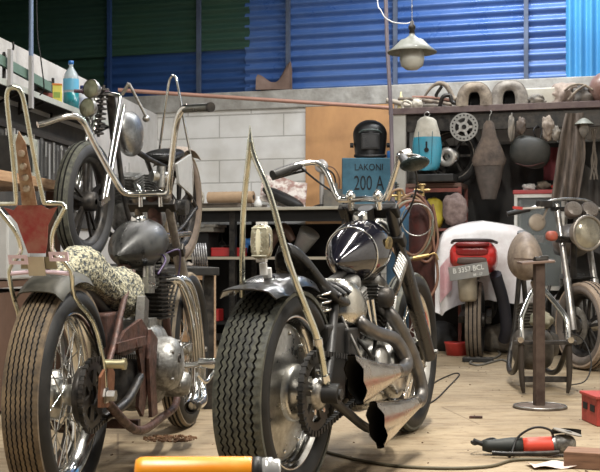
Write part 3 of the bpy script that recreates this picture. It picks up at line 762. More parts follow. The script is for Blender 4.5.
# fork
fa=(1.44,0,.345)
for s in(-1,1):
    part('fork_leg',MB().tube([(.89,s*.085,.955),(1.05,s*.088,.752),(1.06,s*.088,.74),(fa[0],s*.092,fa[2]-.02)],[.024,.024,.031,.031],16,False),blackpaint,B,label='glossy black fork leg')
part('fork_clamp',MB().box((.905,0,.93),(.06,.24,.03),(0,38,0)),satinblack,B,bevel=.005)
part('fork_clamp',MB().box((.99,0,.82),(.06,.24,.035),(0,38,0)),satinblack,B,bevel=.005)
fw=part('front_wheel',rim_mb(fa,.258,.034,.014),chrome,B)
part('tyre',tyre_mb(fa,.345,.050,.258,.03),rubber,fw)
part('tread',tread_mb(fa,.345,.038,.012,[-.02,0,.02],gd=.004),tread_dark,fw)
hubm=MB().lathe([(.015,-.07),(.055,-.068),(.085,-.06),(.088,-.05),(.075,-.045),(.06,-.02),(.06,.02),(.075,.045),(.088,.06),(.02,.065)],fa,(0,1,0),32)
part('hub',hubm,chrome,fw)
for k in range(12):
    a=2*PI*k/12; part('hub_rivet',MB().ell((fa[0]+.073*math.cos(a),-.066,fa[2]+.073*math.sin(a)),(.007,.005,.007),seg=8,rg=5),steel,fw)
spokes(fa,.07,.248,.045,40,chrome,fw,.0022)
part('axle',MB().cyl((fa[0],-.13,fa[2]),(fa[0],.13,fa[2]),.012),steel,B)
# bars
hb=MB().tube([(.84,0,.975),(.84,-.06,.972),(.83,-.095,.985),(.79,-.15,1.10),(.76,-.165,1.13),(.70,-.20,1.11),(.63,-.235,1.085)],.011,12)
hb.tube([(.84,0,.975),(.84,.08,.972),(.84,.11,.985),(.84,.15,1.075),(.83,.19,1.115),(.78,.235,1.11),(.70,.275,1.08),(.66,.295,1.065)],.011,12)
hbo=part('handlebar',hb,chrome,B)
for s,q in((1,[(.78,.24,1.105),(.72,.27,1.085),(.655,.30,1.062)]),(-1,[(.72,-.19,1.118),(.67,-.215,1.10),(.62,-.24,1.08)])):
    part('hand_grip',MB().tube(q,[.0155,.018,.018],12),satinblack,hbo)
part('brake_lever',MB().tube([(.76,-.19,1.13),(.70,-.25,1.12),(.62,-.30,1.10)],.006,8).cyl((.74,-.18,1.125),(.77,-.2,1.135),.02),steel,hbo)
part('clutch_lever',MB().tube([(.82,.23,1.09),(.76,.28,1.07),(.70,.32,1.05)],.006,8),satinblack,hbo)
mr=part('mirror',MB().ell((.62,-.265,1.085),(.05,.055,.020),(-14,15,0)),mat('dark_green_shell',(.02,.03,.03),.2,.3),hbo,label='dark rounded mirror shell')
for s in(-1,1):
    part('riser',MB().cyl((.86,s*.055,.935),(.845,s*.055,.98),.014).ell((.845,s*.055,.985),(.024,.019,.022)).cyl((.845,s*.055,.99),(.843,s*.055,1.01),.006),chrome,B)
part('control_cable',MB().tube([(.78,.24,1.10),(.86,.2,1.05),(.97,.10,.95),(.98,.04,.80),(.92,-.03,.66)],.004,6),cable,B)
part('control_cable',MB().tube([(.74,-.19,1.12),(.80,-.22,1.06),(.93,-.17,.97),(.95,-.10,.86)],.004,6),cable,B)
part('headlamp',MB().lathe([(.001,-.10),(.05,-.085),(.075,-.04),(.08,0),(.07,.01),(.001,.012)],(1.08,0,.88),(1,0,-.05),28),chrome,B)
part('side_stand',MB().tube([(.52,.14,.17),(.50,.20,.08),(.48,.25,.012)],.012,8),darkmetal,B)
# ============================================================ THIRD BIKE ON THE WORK TABLE (faces the camera)
TZ=.70
tb=thing('work_table','low dark work table carrying the third motorcycle, behind the left chopper','table',(-.98,6.75,0),13.2)
part('table_top',MB().box((0,0,TZ-.02),(.62,2.5,.04)),satinblack,tb,bevel=.004)
for x in(-.27,.27):
    for y in(-1.15,1.15): part('leg',MB().box((x,y,(TZ-.04)/2),(.05,.05,TZ-.04)),darkmetal,tb)
C=thing('stripped_motorcycle','stripped motorcycle with springer fork and tall hairpin sissy bar, standing on the work table','motorcycle',(-.800,7.42,TZ),90-193.2)
C.rotation_euler.x=math.radians(-2.6)
def mag(o,ri,rh,n,w,m,par):
    for k in range(n):
        a=2*PI*k/n+.3;d=Vector((math.cos(a),0,math.sin(a)));t=Vector((-math.sin(a),0,math.cos(a)))
        for s in(-1,1):
            part('wheel_spoke',MB().bar(Vector(o)+d*rh+t*s*.012,Vector(o)+d*ri+t*s*.035,w,.014,up=(0,1,0)),m,par)
R=.315;fa=(1.46,0,.34)
fw=part('front_wheel',rim_mb(fa,.232,.03),darkmetal,C)
part('tyre',tyre_mb(fa,R,.05,.232,.03),mat('grey_rubber',(.035,.035,.036),.5),fw)
part('tread',tread_mb(fa,R,.036,.01,[-.012,.012],gd=.004),tread_dark,fw)
part('hub',MB().lathe([(.015,-.06),(.05,-.055),(.055,0),(.05,.055),(.015,.06)],fa,(0,1,0),24),darkmetal,fw)
mag(fa,.225,.045,5,.02,darkmetal,fw)
ra=(0,0,.37)
rw=part('rear_wheel',rim_mb(ra,.26,.035),darkmetal,C)
part('tyre',tyre_mb(ra,.36,.055,.26,.04),mat('pale_dusty_rubber',(.22,.17,.13),.8,0,(.10,.08,.07),8,.8),rw)
part('tread',tread_mb(ra,.36,.045,.01,[-.025,0,.025],gd=.005),rubberdust,rw)
part('hub',MB().cyl((0,-.06,.37),(0,.06,.37),.05),steel,rw)
mag(ra,.25,.045,5,.02,darkmetal,rw)
fk=MB()
for s in(-1,1):
    fk.cyl((1.44,s*.085,.33),(1.22,s*.07,.92),.010,seg=12)
    fk.cyl((1.39,s*.085,.36),(1.16,s*.07,.88),.010,seg=12)
    fk.bar((1.36,s*.088,.37),(1.47,s*.088,.33),.03,.012,up=(0,1,0))
fk.tube([(1.22,-.07,.92),(1.21,0,.935),(1.22,.07,.92)],.012,8)
fork=part('springer_fork',fk,chrome,C,label='chrome springer fork')
part('fork_spring',MB().tube([(1.33-.0006*t+.026*math.cos(t*.8),.0+.026*math.sin(t*.8),.70+.0034*t) for t in range(76)],.0062,6,False).cyl((1.33,0,.69),(1.285,0,.97),.008),darkmetal,C)
for z,y,nm in((.935,-.02,0),(.835,-.035,1)):
    l_=part('spot_lamp',MB().lathe([(.001,-.05),(.03,-.045),(.045,-.02),(.052,0),(.05,.01)],(1.40,y+.0,z),(1,-.3,.05),28),steel,C)
    part('lamp_glass',MB().lathe([(.049,.006),(.035,.016),(.001,.02)],(1.40,y+.0,z),(1,-.3,.05),28),mat('olive_glass',(.16,.17,.11),.15,.3,(.3,.3,.22),18,.7),l_)
part('lamp_bracket',MB().tube([(1.28,0,.94),(1.33,-.01,.93),(1.36,-.02,.93)],.007,8).tube([(1.28,0,.85),(1.33,-.02,.84),(1.36,-.03,.83)],.007,8),darkmetal,C)
part('fork_rocker',MB().cyl((1.22,.08,.93),(1.23,.12,.99),.010).cyl((1.23,.12,.99),(1.16,.20,.82),.008).ell((1.16,.2,.81),(.02,.02,.02)),steel,C)
fr=MB()
for s in(-1,1):
    fr.tube([(0,s*.12,.37),(.35,s*.11,.20),(.85,s*.10,.17),(1.02,s*.06,.30),(1.10,0,.74)],.015,10)
    fr.tube([(0,s*.12,.37),(.30,s*.08,.56),(.62,0,.64)],.014,10)
fr.tube([(.55,0,.63),(.85,0,.68),(1.12,0,.80)],.017,10).cyl((1.10,0,.70),(1.19,0,.93),.026)
part('frame',fr,darkmetal,C)
part('fuel_tank',MB().ell((.93,.02,.745),(.16,.062,.125),(0,-18,0),32,18,lambda p:Vector((p.x,p.y*(.6+.4*math.sin((p.x+1)/2*PI*.8+.3)),p.z*(.6+.4*math.sin((p.x+1)/2*PI*.8+.3)))),.9),mat('silver_tank',(.42,.43,.42),.26,.9,(.10,.10,.098),10,.8),C,label='silver narrow fuel tank')
part('crankcase',MB().ell((.72,0,.30),(.2,.13,.13),e=.65).lathe([(.001,.17),(.07,.165),(.09,.13),(.09,.1)],(.74,0,.3),(0,1,0),24),castalu,C)
part('finned_cylinder',fins(MB(),(.85,0,.38),(.3,0,.95),(0,1,0),.16,.15,9,.016,.005),castalu,C)
part('finned_cylinder',fins(MB(),(.65,0,.38),(-.3,0,.95),(0,1,0),.16,.15,9,.016,.005),castalu,C)
part('carburettor',MB().cyl((.78,.10,.52),(.70,.17,.52),.035).cyl((.75,.15,.46),(.75,.15,.58),.025),alu,C)
part('exhaust_pipe',MB().tube([(.93,.05,.47),(1.02,.12,.42),(1.02,.15,.25),(.85,.17,.18),(.3,.18,.20)],.019,10),chrome,C)
part('side_panel',MB().prism([(.10,.44),(.36,.50),(.42,.62),(.16,.70)],(0,.12,0),(1,0,0),(0,0,1),.015),mat('white_panel',(.62,.62,.60),.3,.3),C,bevel=.006)
P=[]
for i in range(13):
    a=math.radians(40+80*i/12)
    P.append([(.385*math.cos(a),t*.075,.37+(.39-.02*abs(t)**3)*math.sin(a)) for t in [-1+2*j/8 for j in range(9)]])
part('rear_mudguard',MB().grid(P,.004),mat('dusty_brown_guard',(.26,.20,.155),.75,0,(.40,.35,.30),12,.8),C)
sb=MB()
sb.tube([(.08,-.115,.40),(.10,-.115,.62),(.16,-.07,.90),(.20,-.03,1.13),(.205,-.018,1.17),(.207,0,1.185),(.205,.018,1.17),(.20,.03,1.13),(.16,.07,.90),(.10,.115,.62),(.08,.115,.40)],.008,10,sub=4)
part('sissy_bar',sb,chrome,C,label='tall narrow hairpin sissy bar')
part('seat',MB().ell((.30,0,.68),(.18,.10,.035),(0,10,0),e=.7),leather,C)

# ============================================================ LEFT SHELF AND TOOLS
SZ=1.685
def q(u): return BO+LU*u
def upx(px,d=0.0):
    """distance along the left wall whose point (offset d into the room) is seen at px"""
    k=(px-300)/F; b=BO+LN*d
    return (k*b.y-b.x)/(LU.x-k*LU.y)
lwa=math.degrees(math.atan2(-LU.y,-LU.x)) # direction running away from camera
sh=thing('wall_shelf','dark shelf with a pale front edge bracketed to the left wall, carrying tins and bottles','shelf',WL(0,0,SZ),lwa)
# in local frame: +x away from camera along wall (towards corner is -u), y into wall
ua,ub=upx(-40,.2),upx(118,.2)
xa,xb=-ua,-ub
part('shelf_board',MB().box(((xa+xb)/2,-.10,.012),(abs(xb-xa),.20,.022)),satinblack,sh)
part('shelf_edge',MB().box(((xa+xb)/2,-.205,.010),(abs(xb-xa),.012,.034)),mat('pale_edge',(.42,.44,.40),.6),sh)
for px in(6,31,62,98):
    u=upx(px,.1); part('bracket',MB().box((-u,-.03,-.04),(.02,.015,.08)).bar((-u,-.03,-.07),(-u,-.18,-.005),.015,.015),darkmetal,sh)
def onshelf(px,d=.17):
    p=WL(upx(px,d),d,SZ+.0235); return p
# pale square posts standing in front of the wall with a green rail
for px,h0,h1 in((9,1.66,1.88),(30,1.60,1.90)):
    u=upx(px,.215); p=WL(u,.222,0)
    solo('rail_post',MB().box((0,0,(h0+h1)/2),(.035,.02,h1-h0)).cyl((0,-.012,h1-.03),(0,.0,h1-.03),.006,seg=6),mat('post_pale',(.46,.45,.44),.5,.3),
         'pale square post bolted to the shelf front, %s of the two'%('nearer the left edge' if px<20 else 'beside the jars'),'post',(p.x,p.y,0),lwa,'pale rail posts')
def upbox(px0,px1,y): pass
u0,u1=upx(-30,.19),upx(50,.19)
solo('green_rail',MB().bar(WL(u0,.19,1.83),WL(u1,.19,1.78),.02,.055),mat('green_rail_paint',(.12,.20,.16),.6),'muted green flat rail running behind the pale posts on the left wall','rail')
# wing nut / pulley on top of first post
p=at(4,60,6.35)
solo('wall_pulley',MB().torus((0,0,0),(1,.4,0),.035,.010,20).cyl((-.02,-.02,0),(.02,.02,0),.012).tube([(.02,0,.03),(.05,0,.06),(.05,0,.10)],.006,6).cyl((0,0,-.03),(0,0,-.10),.01),darkmetal,'small dark pulley with a hook at the top left edge above the pale post','pulley',p)
pp=onshelf(31,.12)
solo('support_pole',MB().tube([(0,0,0),(0,0,.35),(0,0,1.95)],.014,10,False),mat('pole_blue',(.20,.27,.40),.45,.3),'thin pale blue upright pole standing on the left wall shelf','pole',pp)
def jar(px,h,r,m,lid,label,d=.15,lm=None):
    t=thing('jar',label,'jar',onshelf(px,d))
    part('body',MB().lathe([(.001,0),(r*.95,0),(r,.006),(r,h*.8),(r*.86,h*.86),(r*.86,h*.9),(.001,h*.9)],seg=28),m,t)
    part('lid',MB().lathe([(.001,h),(r*.85,h),(r*.93,h-.004),(r*.93,h*.87),(.001,h*.87)],seg=28),lid,t)
    return t
jar(38,.10,.030,mat('brown_jar',(.05,.04,.03),.2,0),darkmetal,'small dark jar on the shelf next to the pale post',.14)
j=jar(46,.115,.040,mat('glass_jar_dark',(.03,.028,.025),.15,0,(.10,.07,.045),30,.7),darkmetal,'wide dark glass jar with rusty contents left of the yellow tin')
part('contents_band',MB().lathe([(.041,.016),(.041,.04)],seg=28),mat('red_rust_band',(.25,.06,.04),.6),j)
t=thing('paint_tin','yellow square tin with an orange rim and black can print on the wall shelf','tin',onshelf(57,.15),lwa+18)
part('body',MB().box((0,0,.058),(.078,.062,.116)),yellowtin,t,bevel=.005)
part('rim',MB().box((0,0,.121),(.082,.066,.013)),mat('orange_rim',(.7,.25,.05),.4),t,bevel=.004)
part('printed_band',MB().box((0,-.032,.055),(.056,.002,.035)),mat('green_print',(.28,.42,.08),.5),t)
part('printed_band',MB().box((-.040,0,.055),(.002,.040,.035)),mat('green_print',(.28,.42,.08),.5),t)
def bottle(px,prof,m,cap,label,d=.15,capz=None,name='bottle'):
    t=thing(name,label,'bottle',onshelf(px,d))
    part('body',MB().lathe(prof,seg=28),m,t)
    r,z=prof[-1]
    part('cap',MB().lathe([(.001,z+.022),(r*1.25,z+.02),(r*1.3,z-.002),(.001,z-.004)],seg=20),cap,t)
    return t
b=bottle(71,[(.001,0),(.047,0),(.050,.01),(.048,.06),(.050,.12),(.048,.16),(.050,.20),(.042,.235),(.020,.27),(.014,.278),(.014,.30)],petclear,bluecap,'tall clear plastic bottle with a light blue label, highest on the wall shelf')
part('label_band',MB().lathe([(.0512,.125),(.0512,.20)],seg=28),labelblue,b)
part('liquid',MB().lathe([(.001,.002),(.0500,.002),(.0512,.03),(.0508,.11),(.001,.11)],seg=28),aqua,b,label='dark teal liquid in the lower half')
b=bottle(83,[(.001,0),(.040,0),(.042,.01),(.042,.13),(.034,.15),(.016,.16),(.016,.175)],mat('white_bottle',(.58,.60,.64),.4),mat('navy_cap',(.02,.03,.12),.4),'squat whitish bottle with a dark cap at the far end of the wall shelf',.15)
part('label_band',MB().lathe([(.0428,.03),(.0428,.11)],seg=28),mat('blue_white_label',(.30,.36,.50),.5,0,(.6,.62,.68),30,.7),b)
p=onshelf(53,.05)
solo('file',MB().box((0,0,.10),(.022,.012,.20)),darkmetal,'dark flat bar standing upright behind the yellow tin','bar',p,lwa)
solo('grease_gun',MB().cyl((0,0,0),(.22,0,.0),.012).cyl((.05,0,0),(.16,0,0),.018),mat('dark_maroon',(.08,.03,.05),.4),'dark maroon tube lying across the shelf between the clear bottle and the spot lamps','tube',at(74,91,7.35),15)
solo('dark_wall_sheet',MB().box(((xa+xb)/2,-.012,1.30),(abs(xb-xa),.018,.70)),mat('dark_wall_backing',(.05,.05,.048),.8,0,(.12,.11,.10),6,.7),'dark sheet added over the left wall behind the hanging tools','board',WL(0,0,0),lwa)  # sheet added to darken the wall between the tools
# tools hanging under the shelf
rail=thing('tool_rail','steel rail under the left wall shelf with hanging spanners','rail',WL(0,0,1.52),lwa)
part('rail_bar',MB().bar((xa,-.035,0),(xb,-.035,0),.01,.03),darkmetal,rail)
tool_ms=[steel,mat('dull_tool',(.28,.28,.27),.45,.8),darkmetal,mat('tool_white',(.45,.45,.43),.5,.3)]
kinds=['open ended spanner','ring spanner','round bar','flat steel strip','chisel']
def spanner(L_,k):
    m=MB()
    if k==0:
        m.bar((0,0,-.03),(0,0,-L_+.03),.012,.006,up=(0,1,0))
        for z,s in((-.02,1),(-L_+.02,-1)):
            m.prism([(-.018,-.012*s),(.018,-.012*s),(.020,.008*s),(.014,.024*s),(.007,.022*s),(.009,.006*s),(-.009,.006*s),(-.007,.022*s),(-.014,.024*s),(-.020,.008*s)],(0,0,z),(1,0,0),(0,0,1),.008)
    elif k==1:
        m.bar((0,0,-.03),(0,0,-L_+.03),.010,.006,up=(0,1,0)); m.torus((0,0,-.016),(0,1,0),.013,.005,20,8); m.torus((0,0,-L_+.016),(0,1,0),.013,.005,20,8)
    elif k==2: m.cyl((0,0,0),(0,0,-L_),.008,seg=10)
    elif k==3: m.box((0,0,-L_/2),(.022,.004,L_))
    else:
        m.cyl((0,0,-.005),(0,0,-L_*.45),.011,seg=8);m.bar((0,0,-L_*.45),(0,0,-L_),.014,.006,up=(0,1,0))
    return m
us=[upx(px,.05) for px in range(4,132,4)]
protos={}
words={0:'open ended spanner',1:'ring spanner',2:'round steel bar',3:'flat steel strip',4:'slim handled chisel'}
for i,u in enumerate(us):
    k=rnd.choice([0,1,2,3,4,1,0]); L_=rnd.choice([.22,.30,.38,.45])
    key=(k,L_)
    p=WL(u,.060,1.51-rnd.random()*.05)
    if key not in protos:
        o=solo({0:'spanner',1:'spanner',2:'steel_bar',3:'steel_strip',4:'chisel'}[k],spanner(L_,k),tool_ms[rnd.randrange(4)],'','tool',p,lwa,'tools hanging in a row under the left wall shelf'); protos[key]=o
    else:
        o=protos[key].copy();COL.objects.link(o);o.location=p
    o['label']='%s %s hanging in the row under the left wall shelf'%({.22:'short',.30:'medium',.38:'long',.45:'very long'}[L_],words[k])
solo('rag',MB().ell((0,0,-.06),(.05,.02,.07),fn=lambda p:p*(1+.3*mnoise.noise(p*3))),mat('tan_rag',(.34,.25,.18),.9,0,(.2,.15,.12),20,.7),'tan rag hung among the tools behind the red star bar','rag',WL(upx(52,.09),.09,1.18),lwa)
# low left furniture
bx=at(4,182,6.3)
wb=thing('side_bench','wooden bench against the left wall at the left edge','bench',WL(upx(-6,.28),.28,0),lwa)
part('bench_top',MB().box((-.3,0,1.13),(1.3,.5,.05)),wood,wb,bevel=.003)
part('leg',MB().box((.30,-.21,.55),(.06,.06,1.10)),mat('dark_wood',(.10,.055,.035),.8),wb)
part('leg',MB().box((.30,.21,.55),(.06,.06,1.10)),MATS['dark_wood'],wb)
part('leg',MB().box((-.88,-.21,.55),(.06,.06,1.10)),MATS['dark_wood'],wb)
part('shelf_board',MB().box((-.3,0,.62),(1.2,.44,.03)),MATS['dark_wood'],wb)
part('back_panel',MB().box((-.3,.0,.30),(1.15,.40,.56)),MATS['dark_wood'],wb)
c_=thing('metal_box','pale green grey metal box frame on the side bench','box',WL(upx(-2,.25),.25,1.156),lwa)
part('frame',MB().box((0,-.15,.02),(.3,.02,.04)).box((0,-.15,.2),(.3,.02,.04)).box((.14,-.15,.11),(.03,.02,.2)).box((-.14,-.15,.11),(.03,.02,.2)),mat('pale_green_metal',(.40,.42,.36),.5,.2),c_,bevel=.003)
part('body',MB().box((0,.0,.11),(.29,.28,.21)),satinblack,c_)
solo('sheet_metal_case',MB().box((0,0,.16),(.30,.30,.31)),mat('white_sheet_metal',(.52,.53,.52),.35,.3,(.4,.4,.38),5,.5),'whitish sheet metal case on the lower shelf of the side bench','case',WL(upx(2,.42),.36,.636),lwa,bevel=.01)

# ============================================================ BACK WORKBENCH (middle)
WBZ=1.145
wbx=thing('workbench','long dark workbench with a lower shelf across the back wall','bench',WB(.95,.45,0),wy)
Wd=2.10
part('worktop',MB().box((0,0,WBZ-.012),(Wd,.70,.024)),mat('bench_edge',(.45,.42,.34),.6,0,(.3,.28,.22),6,.6),wbx,bevel=.003)
part('apron',MB().box((0,-.28,WBZ-.07),(Wd-.06,.03,.09)),black,wbx)
part('lower_shelf',MB().box((0,.0,.735),(Wd-.1,.60,.022)),mat('shelf_edge_tan',(.40,.36,.28),.6),wbx)
part('bottom_shelf',MB().box((0,.0,.20),(Wd-.1,.60,.02)),black,wbx)
for x in(-Wd/2+.05,0.05,Wd/2-.05):
    for y in(-.27,.27): part('leg',MB().box((x,y,.56),(.05,.05,1.11)),darkmetal,wbx)
part('back_panel',MB().box((0,.32,.55),(Wd-.06,.02,.95)),black,wbx)
BF=8.95
def dpx(px,dep): # point on bench with offset from wall
    k=(px-300)/F;b=BO+BN*dep;u=(k*b.y-b.x)/(BU.x-k*BU.y);return u
def onb(px,d,z): 
    return WB(dpx(px,d),d,z)
solo('masking_tape_roll',MB().lathe([(.022,-.03),(.052,-.03),(.052,.03),(.022,.03)],(0,0,.052),(1,0,0),28,True,sm=False),mat('tape_cream',(.62,.58,.48),.7),'short cream roll lying at the left end of the cardboard tube','roll',onb(199,.55,WBZ+.045),wy)
t=thing('cardboard_roll','brown paper roll lying along the workbench against the block wall','roll',onb(231,.55,WBZ+.045),wy-1)
part('roll_body',MB().cyl((-.20,0,.05),(.20,0,.05),.05,seg=28),cardboard,t)
part('roll_core',MB().cyl((-.202,0,.05),(-.20,0,.05),.02,seg=20).cyl((.20,0,.05),(.202,0,.05),.02,seg=20),satinblack,t)
solo('plank',MB().box((0,0,.02),(.60,.42,.03),(0,0,0)).box((-.05,-.22,.037),(.50,.03,.004)),mat('dark_board',(.10,.085,.07),.7,0,(.22,.18,.15),12,.8),'flat dark board lying on the workbench under the paper roll','board',onb(225,.52,WBZ+.002),wy)
# leaning checkered cloth / magazine stack
def chk():
    P=[]
    for i in range(9):
        P.append([(-.15+.30*j/10,-.10+.15*i/8+.008*math.sin(j*1.7+i),.03+.20*i/8-.22*(j/10)*.35+.006*math.sin(i*2+j)) for j in range(11)])
    return MB().grid([[(x*1.25,y,z*1.15) for x,y,z in r] for r in P],.012)
ck=mat('printed_cloth',(.66,.60,.54),.8,0,(.32,.20,.17),16,1,contrast=.9)
solo('printed_cloth',chk(),ck,'crumpled white and brown printed cloth slumped behind the black hand grip','cloth',onb(284,.50,WBZ+.03),wy+8)
solo('leather_tool_roll',MB().ell((0,0,.05),(.20,.07,.045),(0,24,0),e=.8),satinblack,'black padded roll sloping down in front of the printed cloth','roll',onb(283,.66,WBZ+.03),wy-10)
solo('light_bulb',MB().lathe([(.001,0),(.03,.008),(.035,.03),(.025,.055),(.014,.07),(.014,.09),(.001,.09)],seg=20),whiteplastic,'small white bulb standing on the workbench beside the sissy bar tip','bulb',onb(258,.74,WBZ),0)
# lower shelf contents
LZ=.7475
def boxthing(name,label,cat,c,size,m,rz=wy,lid=None,hm=None):
    t=thing(name,label,cat,c,rz)
    part('body',MB().box((0,0,size[2]*.4),(size[0],size[1],size[2]*.8)),m,t,bevel=.006)
    part('lid',MB().box((0,0,size[2]*.87),(size[0]*1.02,size[1]*1.02,size[2]*.22)),lid or m,t,bevel=.006)
    if hm: part('handle',MB().tube([(-size[0]*.2,0,size[2]*.98),(-size[0]*.18,0,size[2]*1.2),(size[0]*.18,0,size[2]*1.2),(size[0]*.2,0,size[2]*.98)],.006,6),hm,t)
    return t
boxthing('tool_box','flat red toolbox on the lower shelf of the workbench','toolbox',onb(229,.60,LZ),(.26,.16,.075),redpaint,hm=darkmetal)
solo('grey_case',MB().box((0,0,.10),(.30,.24,.20)),black,'black case on the lower shelf under the grey metal tray','case',onb(197,.60,LZ),wy,bevel=.008) 
o=thing('metal_tray','grey metal tray stack under the workbench top, behind the left chopper fork','tray',onb(200,.62,LZ+.202),wy)
part('tray_body',MB().box((0,0,.02),(.34,.26,.04)),mat('tray_grey',(.24,.23,.20),.5,.3,(.14,.13,.11),10,.7),o,bevel=.004)
part('tray_lid',MB().box((0.01,0,.052),(.36,.27,.022)),MATS['tray_grey'],o,bevel=.004)
part('latch',MB().box((.08,-.137,.05),(.03,.008,.02)),steel,o)
solo('red_cup',MB().lathe([(.001,0),(.04,0),(.05,.06),(.046,.06),(.038,.006),(.001,.006)],seg=24),redplastic,'red plastic bowl on the lower shelf right of the tail lamp','bowl',onb(291,.62,LZ),0)
solo('power_drill',MB().cyl((0,0,.12),(.16,0,.12),.03).bar((.03,0,.12),(.0,0,.0),.035,.03).cyl((.16,0,.12),(.20,0,.12),.014),bluecap,'blue and black power tool on the lower shelf behind the sissy bar','tool',onb(244,.5,LZ+.002),wy+10)
solo('oil_can',MB().lathe([(.001,0),(.045,0),(.045,.09),(.02,.12),(.006,.14),(.004,.20)],seg=24),darkmetal,'dark oil can with thin spout on the lower shelf','can',onb(222,.40,LZ),0)
sh_=MB().tube([(0,0,0),(.05,0,.12),(.14,0,.20),(.22,.0,.10)],[.03,.045,.05,.03],12)
solo('leather_boot',sh_,mat('brown_leather',(.09,.05,.035),.5),'dark brown worn leather piece leaning on the lower shelf near the red bowl','leather',onb(268,.5,LZ+.03),wy)
solo('silver_duct',MB().cyl((0,0,0),(.10,-.05,.14),.06,.09,seg=24),mat('dusty_silver',(.34,.34,.33),.5,.5),'dull silver funnel shaped duct behind the right leg of the pointed sissy bar','duct',onb(300,.45,LZ+.06),wy)
for i,(px,dd,h,mm,lb) in enumerate([(215,.62,.09,satinblack,'small black jar on the bottom shelf of the workbench')]):
    solo('jar',MB().lathe([(.001,0),(.04,0),(.04,h*.8),(.03,h),(.001,h)],seg=20),mm,lb,'jar',onb(px,dd,.212))
solo('red_box',MB().box((0,0,.05),(.16,.12,.10)),redpaint,'dark red carton on the bottom shelf between the two choppers','box',onb(212,.62,.212),wy,bevel=.004)
# wooden crate with striped coil on top
cr=thing('wooden_crate','open wooden crate behind the left chopper front wheel','crate',at(198,330,7.75)*1+Vector((0,0,0)),-8)
cr.location=(at(198,330,7.75).x,7.75,0)
for x in(-.11,.085):
    for y in(-.1,.1): part('post',MB().box((x,y,.33),(.028,.028,.66)),woodpale,cr)
part('top_board',MB().box((-.01,0,.667),(.24,.25,.016)),woodpale,cr)
part('slat',MB().box((-.01,-.118,.62),(.22,.012,.05)),wood,cr)
part('slat',MB().box((-.01,-.118,.20),(.22,.012,.06)),wood,cr)
cl=MB()
for k in range(7):
    a=.0+k*.018
    cl.torus((-.03+.016*k,0,.085),(1,.25,.1),.075,.006,28,6)
solo('wire_coil',cl,mat('striped_wire',(.55,.55,.55),.35,.3,(.05,.05,.06),10,.9),'coil of silver and black striped cable on the wooden crate','coil',(cr.location.x-.01,7.75,.676),-8)
solo('white_sachet',MB().ell((0,0,.02),(.06,.05,.02),fn=lambda p:p*(1+.3*mnoise.noise(p*2))),mat('crumpled_white',(.6,.55,.5),.8),'crumpled white and pink packet beside the striped coil','packet',(cr.location.x-.09,7.70,.676))
# things on floor under bench
# plywood board
pw=solo('plywood_board',MB().box((0,-.02,1.42),(.78,.016,1.24)),ply,'orange brown plywood board fixed to the back wall behind the welding mask','board',WB(dpx(350,.0),.0,0),wy)
# ============================================================ WELDING MACHINE
wm=thing('welding_machine','blue grey welding machine lettered 200 A on the back workbench','welder',onb(371,.50,WBZ+.0005),-2)
part('casing',MB().box((0,.08,.20),(.47,.36,.385)),bluebox,wm,bevel=.008)
part('front_panel',MB().box((.19,-.105,.12),(.075,.006,.16)),mat('panel_grey',(.05,.08,.09),.5),wm,bevel=.002)
part('vent_grille',(lambda m:[m.box((.19,-.110,.09+.018*i),(.06,.006,.006)) for i in range(6)] and m)(MB()),darkmetal,wm)
part('warning_sticker',MB().box((.20,-.112,.065),(.035,.008,.02)),mat('sticker',(.5,.45,.15),.5),wm)
text('lettering','200 A',.165,.001,lettering,wm,(-.02,-.1015,.185),(90,0,0),.60)
text('lettering','LAKONI',.075,.001,lettering,wm,(-.02,-.1015,.315),(90,0,0),.85)
for x in(-.2,.2): part('foot',MB().box((x,.05,.006),(.04,.3,.012)),darkmetal,wm)
# mask
mk=thing('welding_mask','black welding mask sitting on top of the welding machine','mask',onb(370,.46,WBZ+.394),-2)
mk.scale=(1.16,1.16,1.1)
P=[]
for i in range(19):
    z=.285*i/18; t=i/18
    w=.122*(1-.18*(1-t)**2)*(math.sqrt(max(0,1-max(0,(t-.62)/.40)**2))); dpt=.11*(1-.2*t)
    P.append([(w*math.sin(a),-dpt*math.cos(a)*(1 if t<.62 else math.sqrt(max(.02,1-((t-.62)/.42)**2))),z) for a in [math.radians(-115+230*j/20) for j in range(21)]])
part('shell',MB().grid(P,.005),mat('mask_black',(.012,.012,.012),.35),mk)
part('brow_ridge',MB().tube([(-.075,-.085,.185),(-.05,-.107,.20),(0,-.115,.205),(.05,-.107,.20),(.075,-.085,.185)],.007,8),mat('ridge_green',(.06,.08,.075),.3),mk)
part('visor_frame',MB().box((0,-.108,.12),(.13,.012,.12)),satinblack,mk,bevel=.008)
part('dark_glass',MB().box((0,-.115,.12),(.105,.004,.09)),blackpaint,mk)
part('chin_guard',MB().tube([(-.105,-.05,.02),(-.06,-.10,.015),(0,-.112,.012),(.06,-.10,.015),(.105,-.05,.02)],.012,8),satinblack,mk)
for s in(-1,1): part('side_knob',MB().cyl((s*.115,-.02,.10),(s*.14,-.02,.10),.018),satinblack,mk)
part('headband',MB().torus((0,.02,.12),(0,.2,1),.09,.008,28,6),satinblack,mk)
solo('blue_can',MB().lathe([(.001,0),(.055,0),(.058,.006),(.058,.05),(.052,.058),(.001,.06)],seg=28),bluecap,'flat blue tin on the welding machine beside the mask','tin',onb(394,.48,WBZ+.3945))
bt=thing('spray_bottle','slim dusty spray bottle standing on the flat blue tin','bottle',onb(394,.48,WBZ+.4555))
part('body',MB().lathe([(.001,0),(.020,0),(.020,.06),(.012,.075),(.012,.085),(.001,.085)],seg=20),mat('dusty_bottle',(.34,.35,.33),.3,.4),bt)
part('nozzle',MB().cyl((0,0,.085),(0,0,.105),.008).cyl((-.025,0,.10),(.012,0,.10),.006),darkmetal,bt)
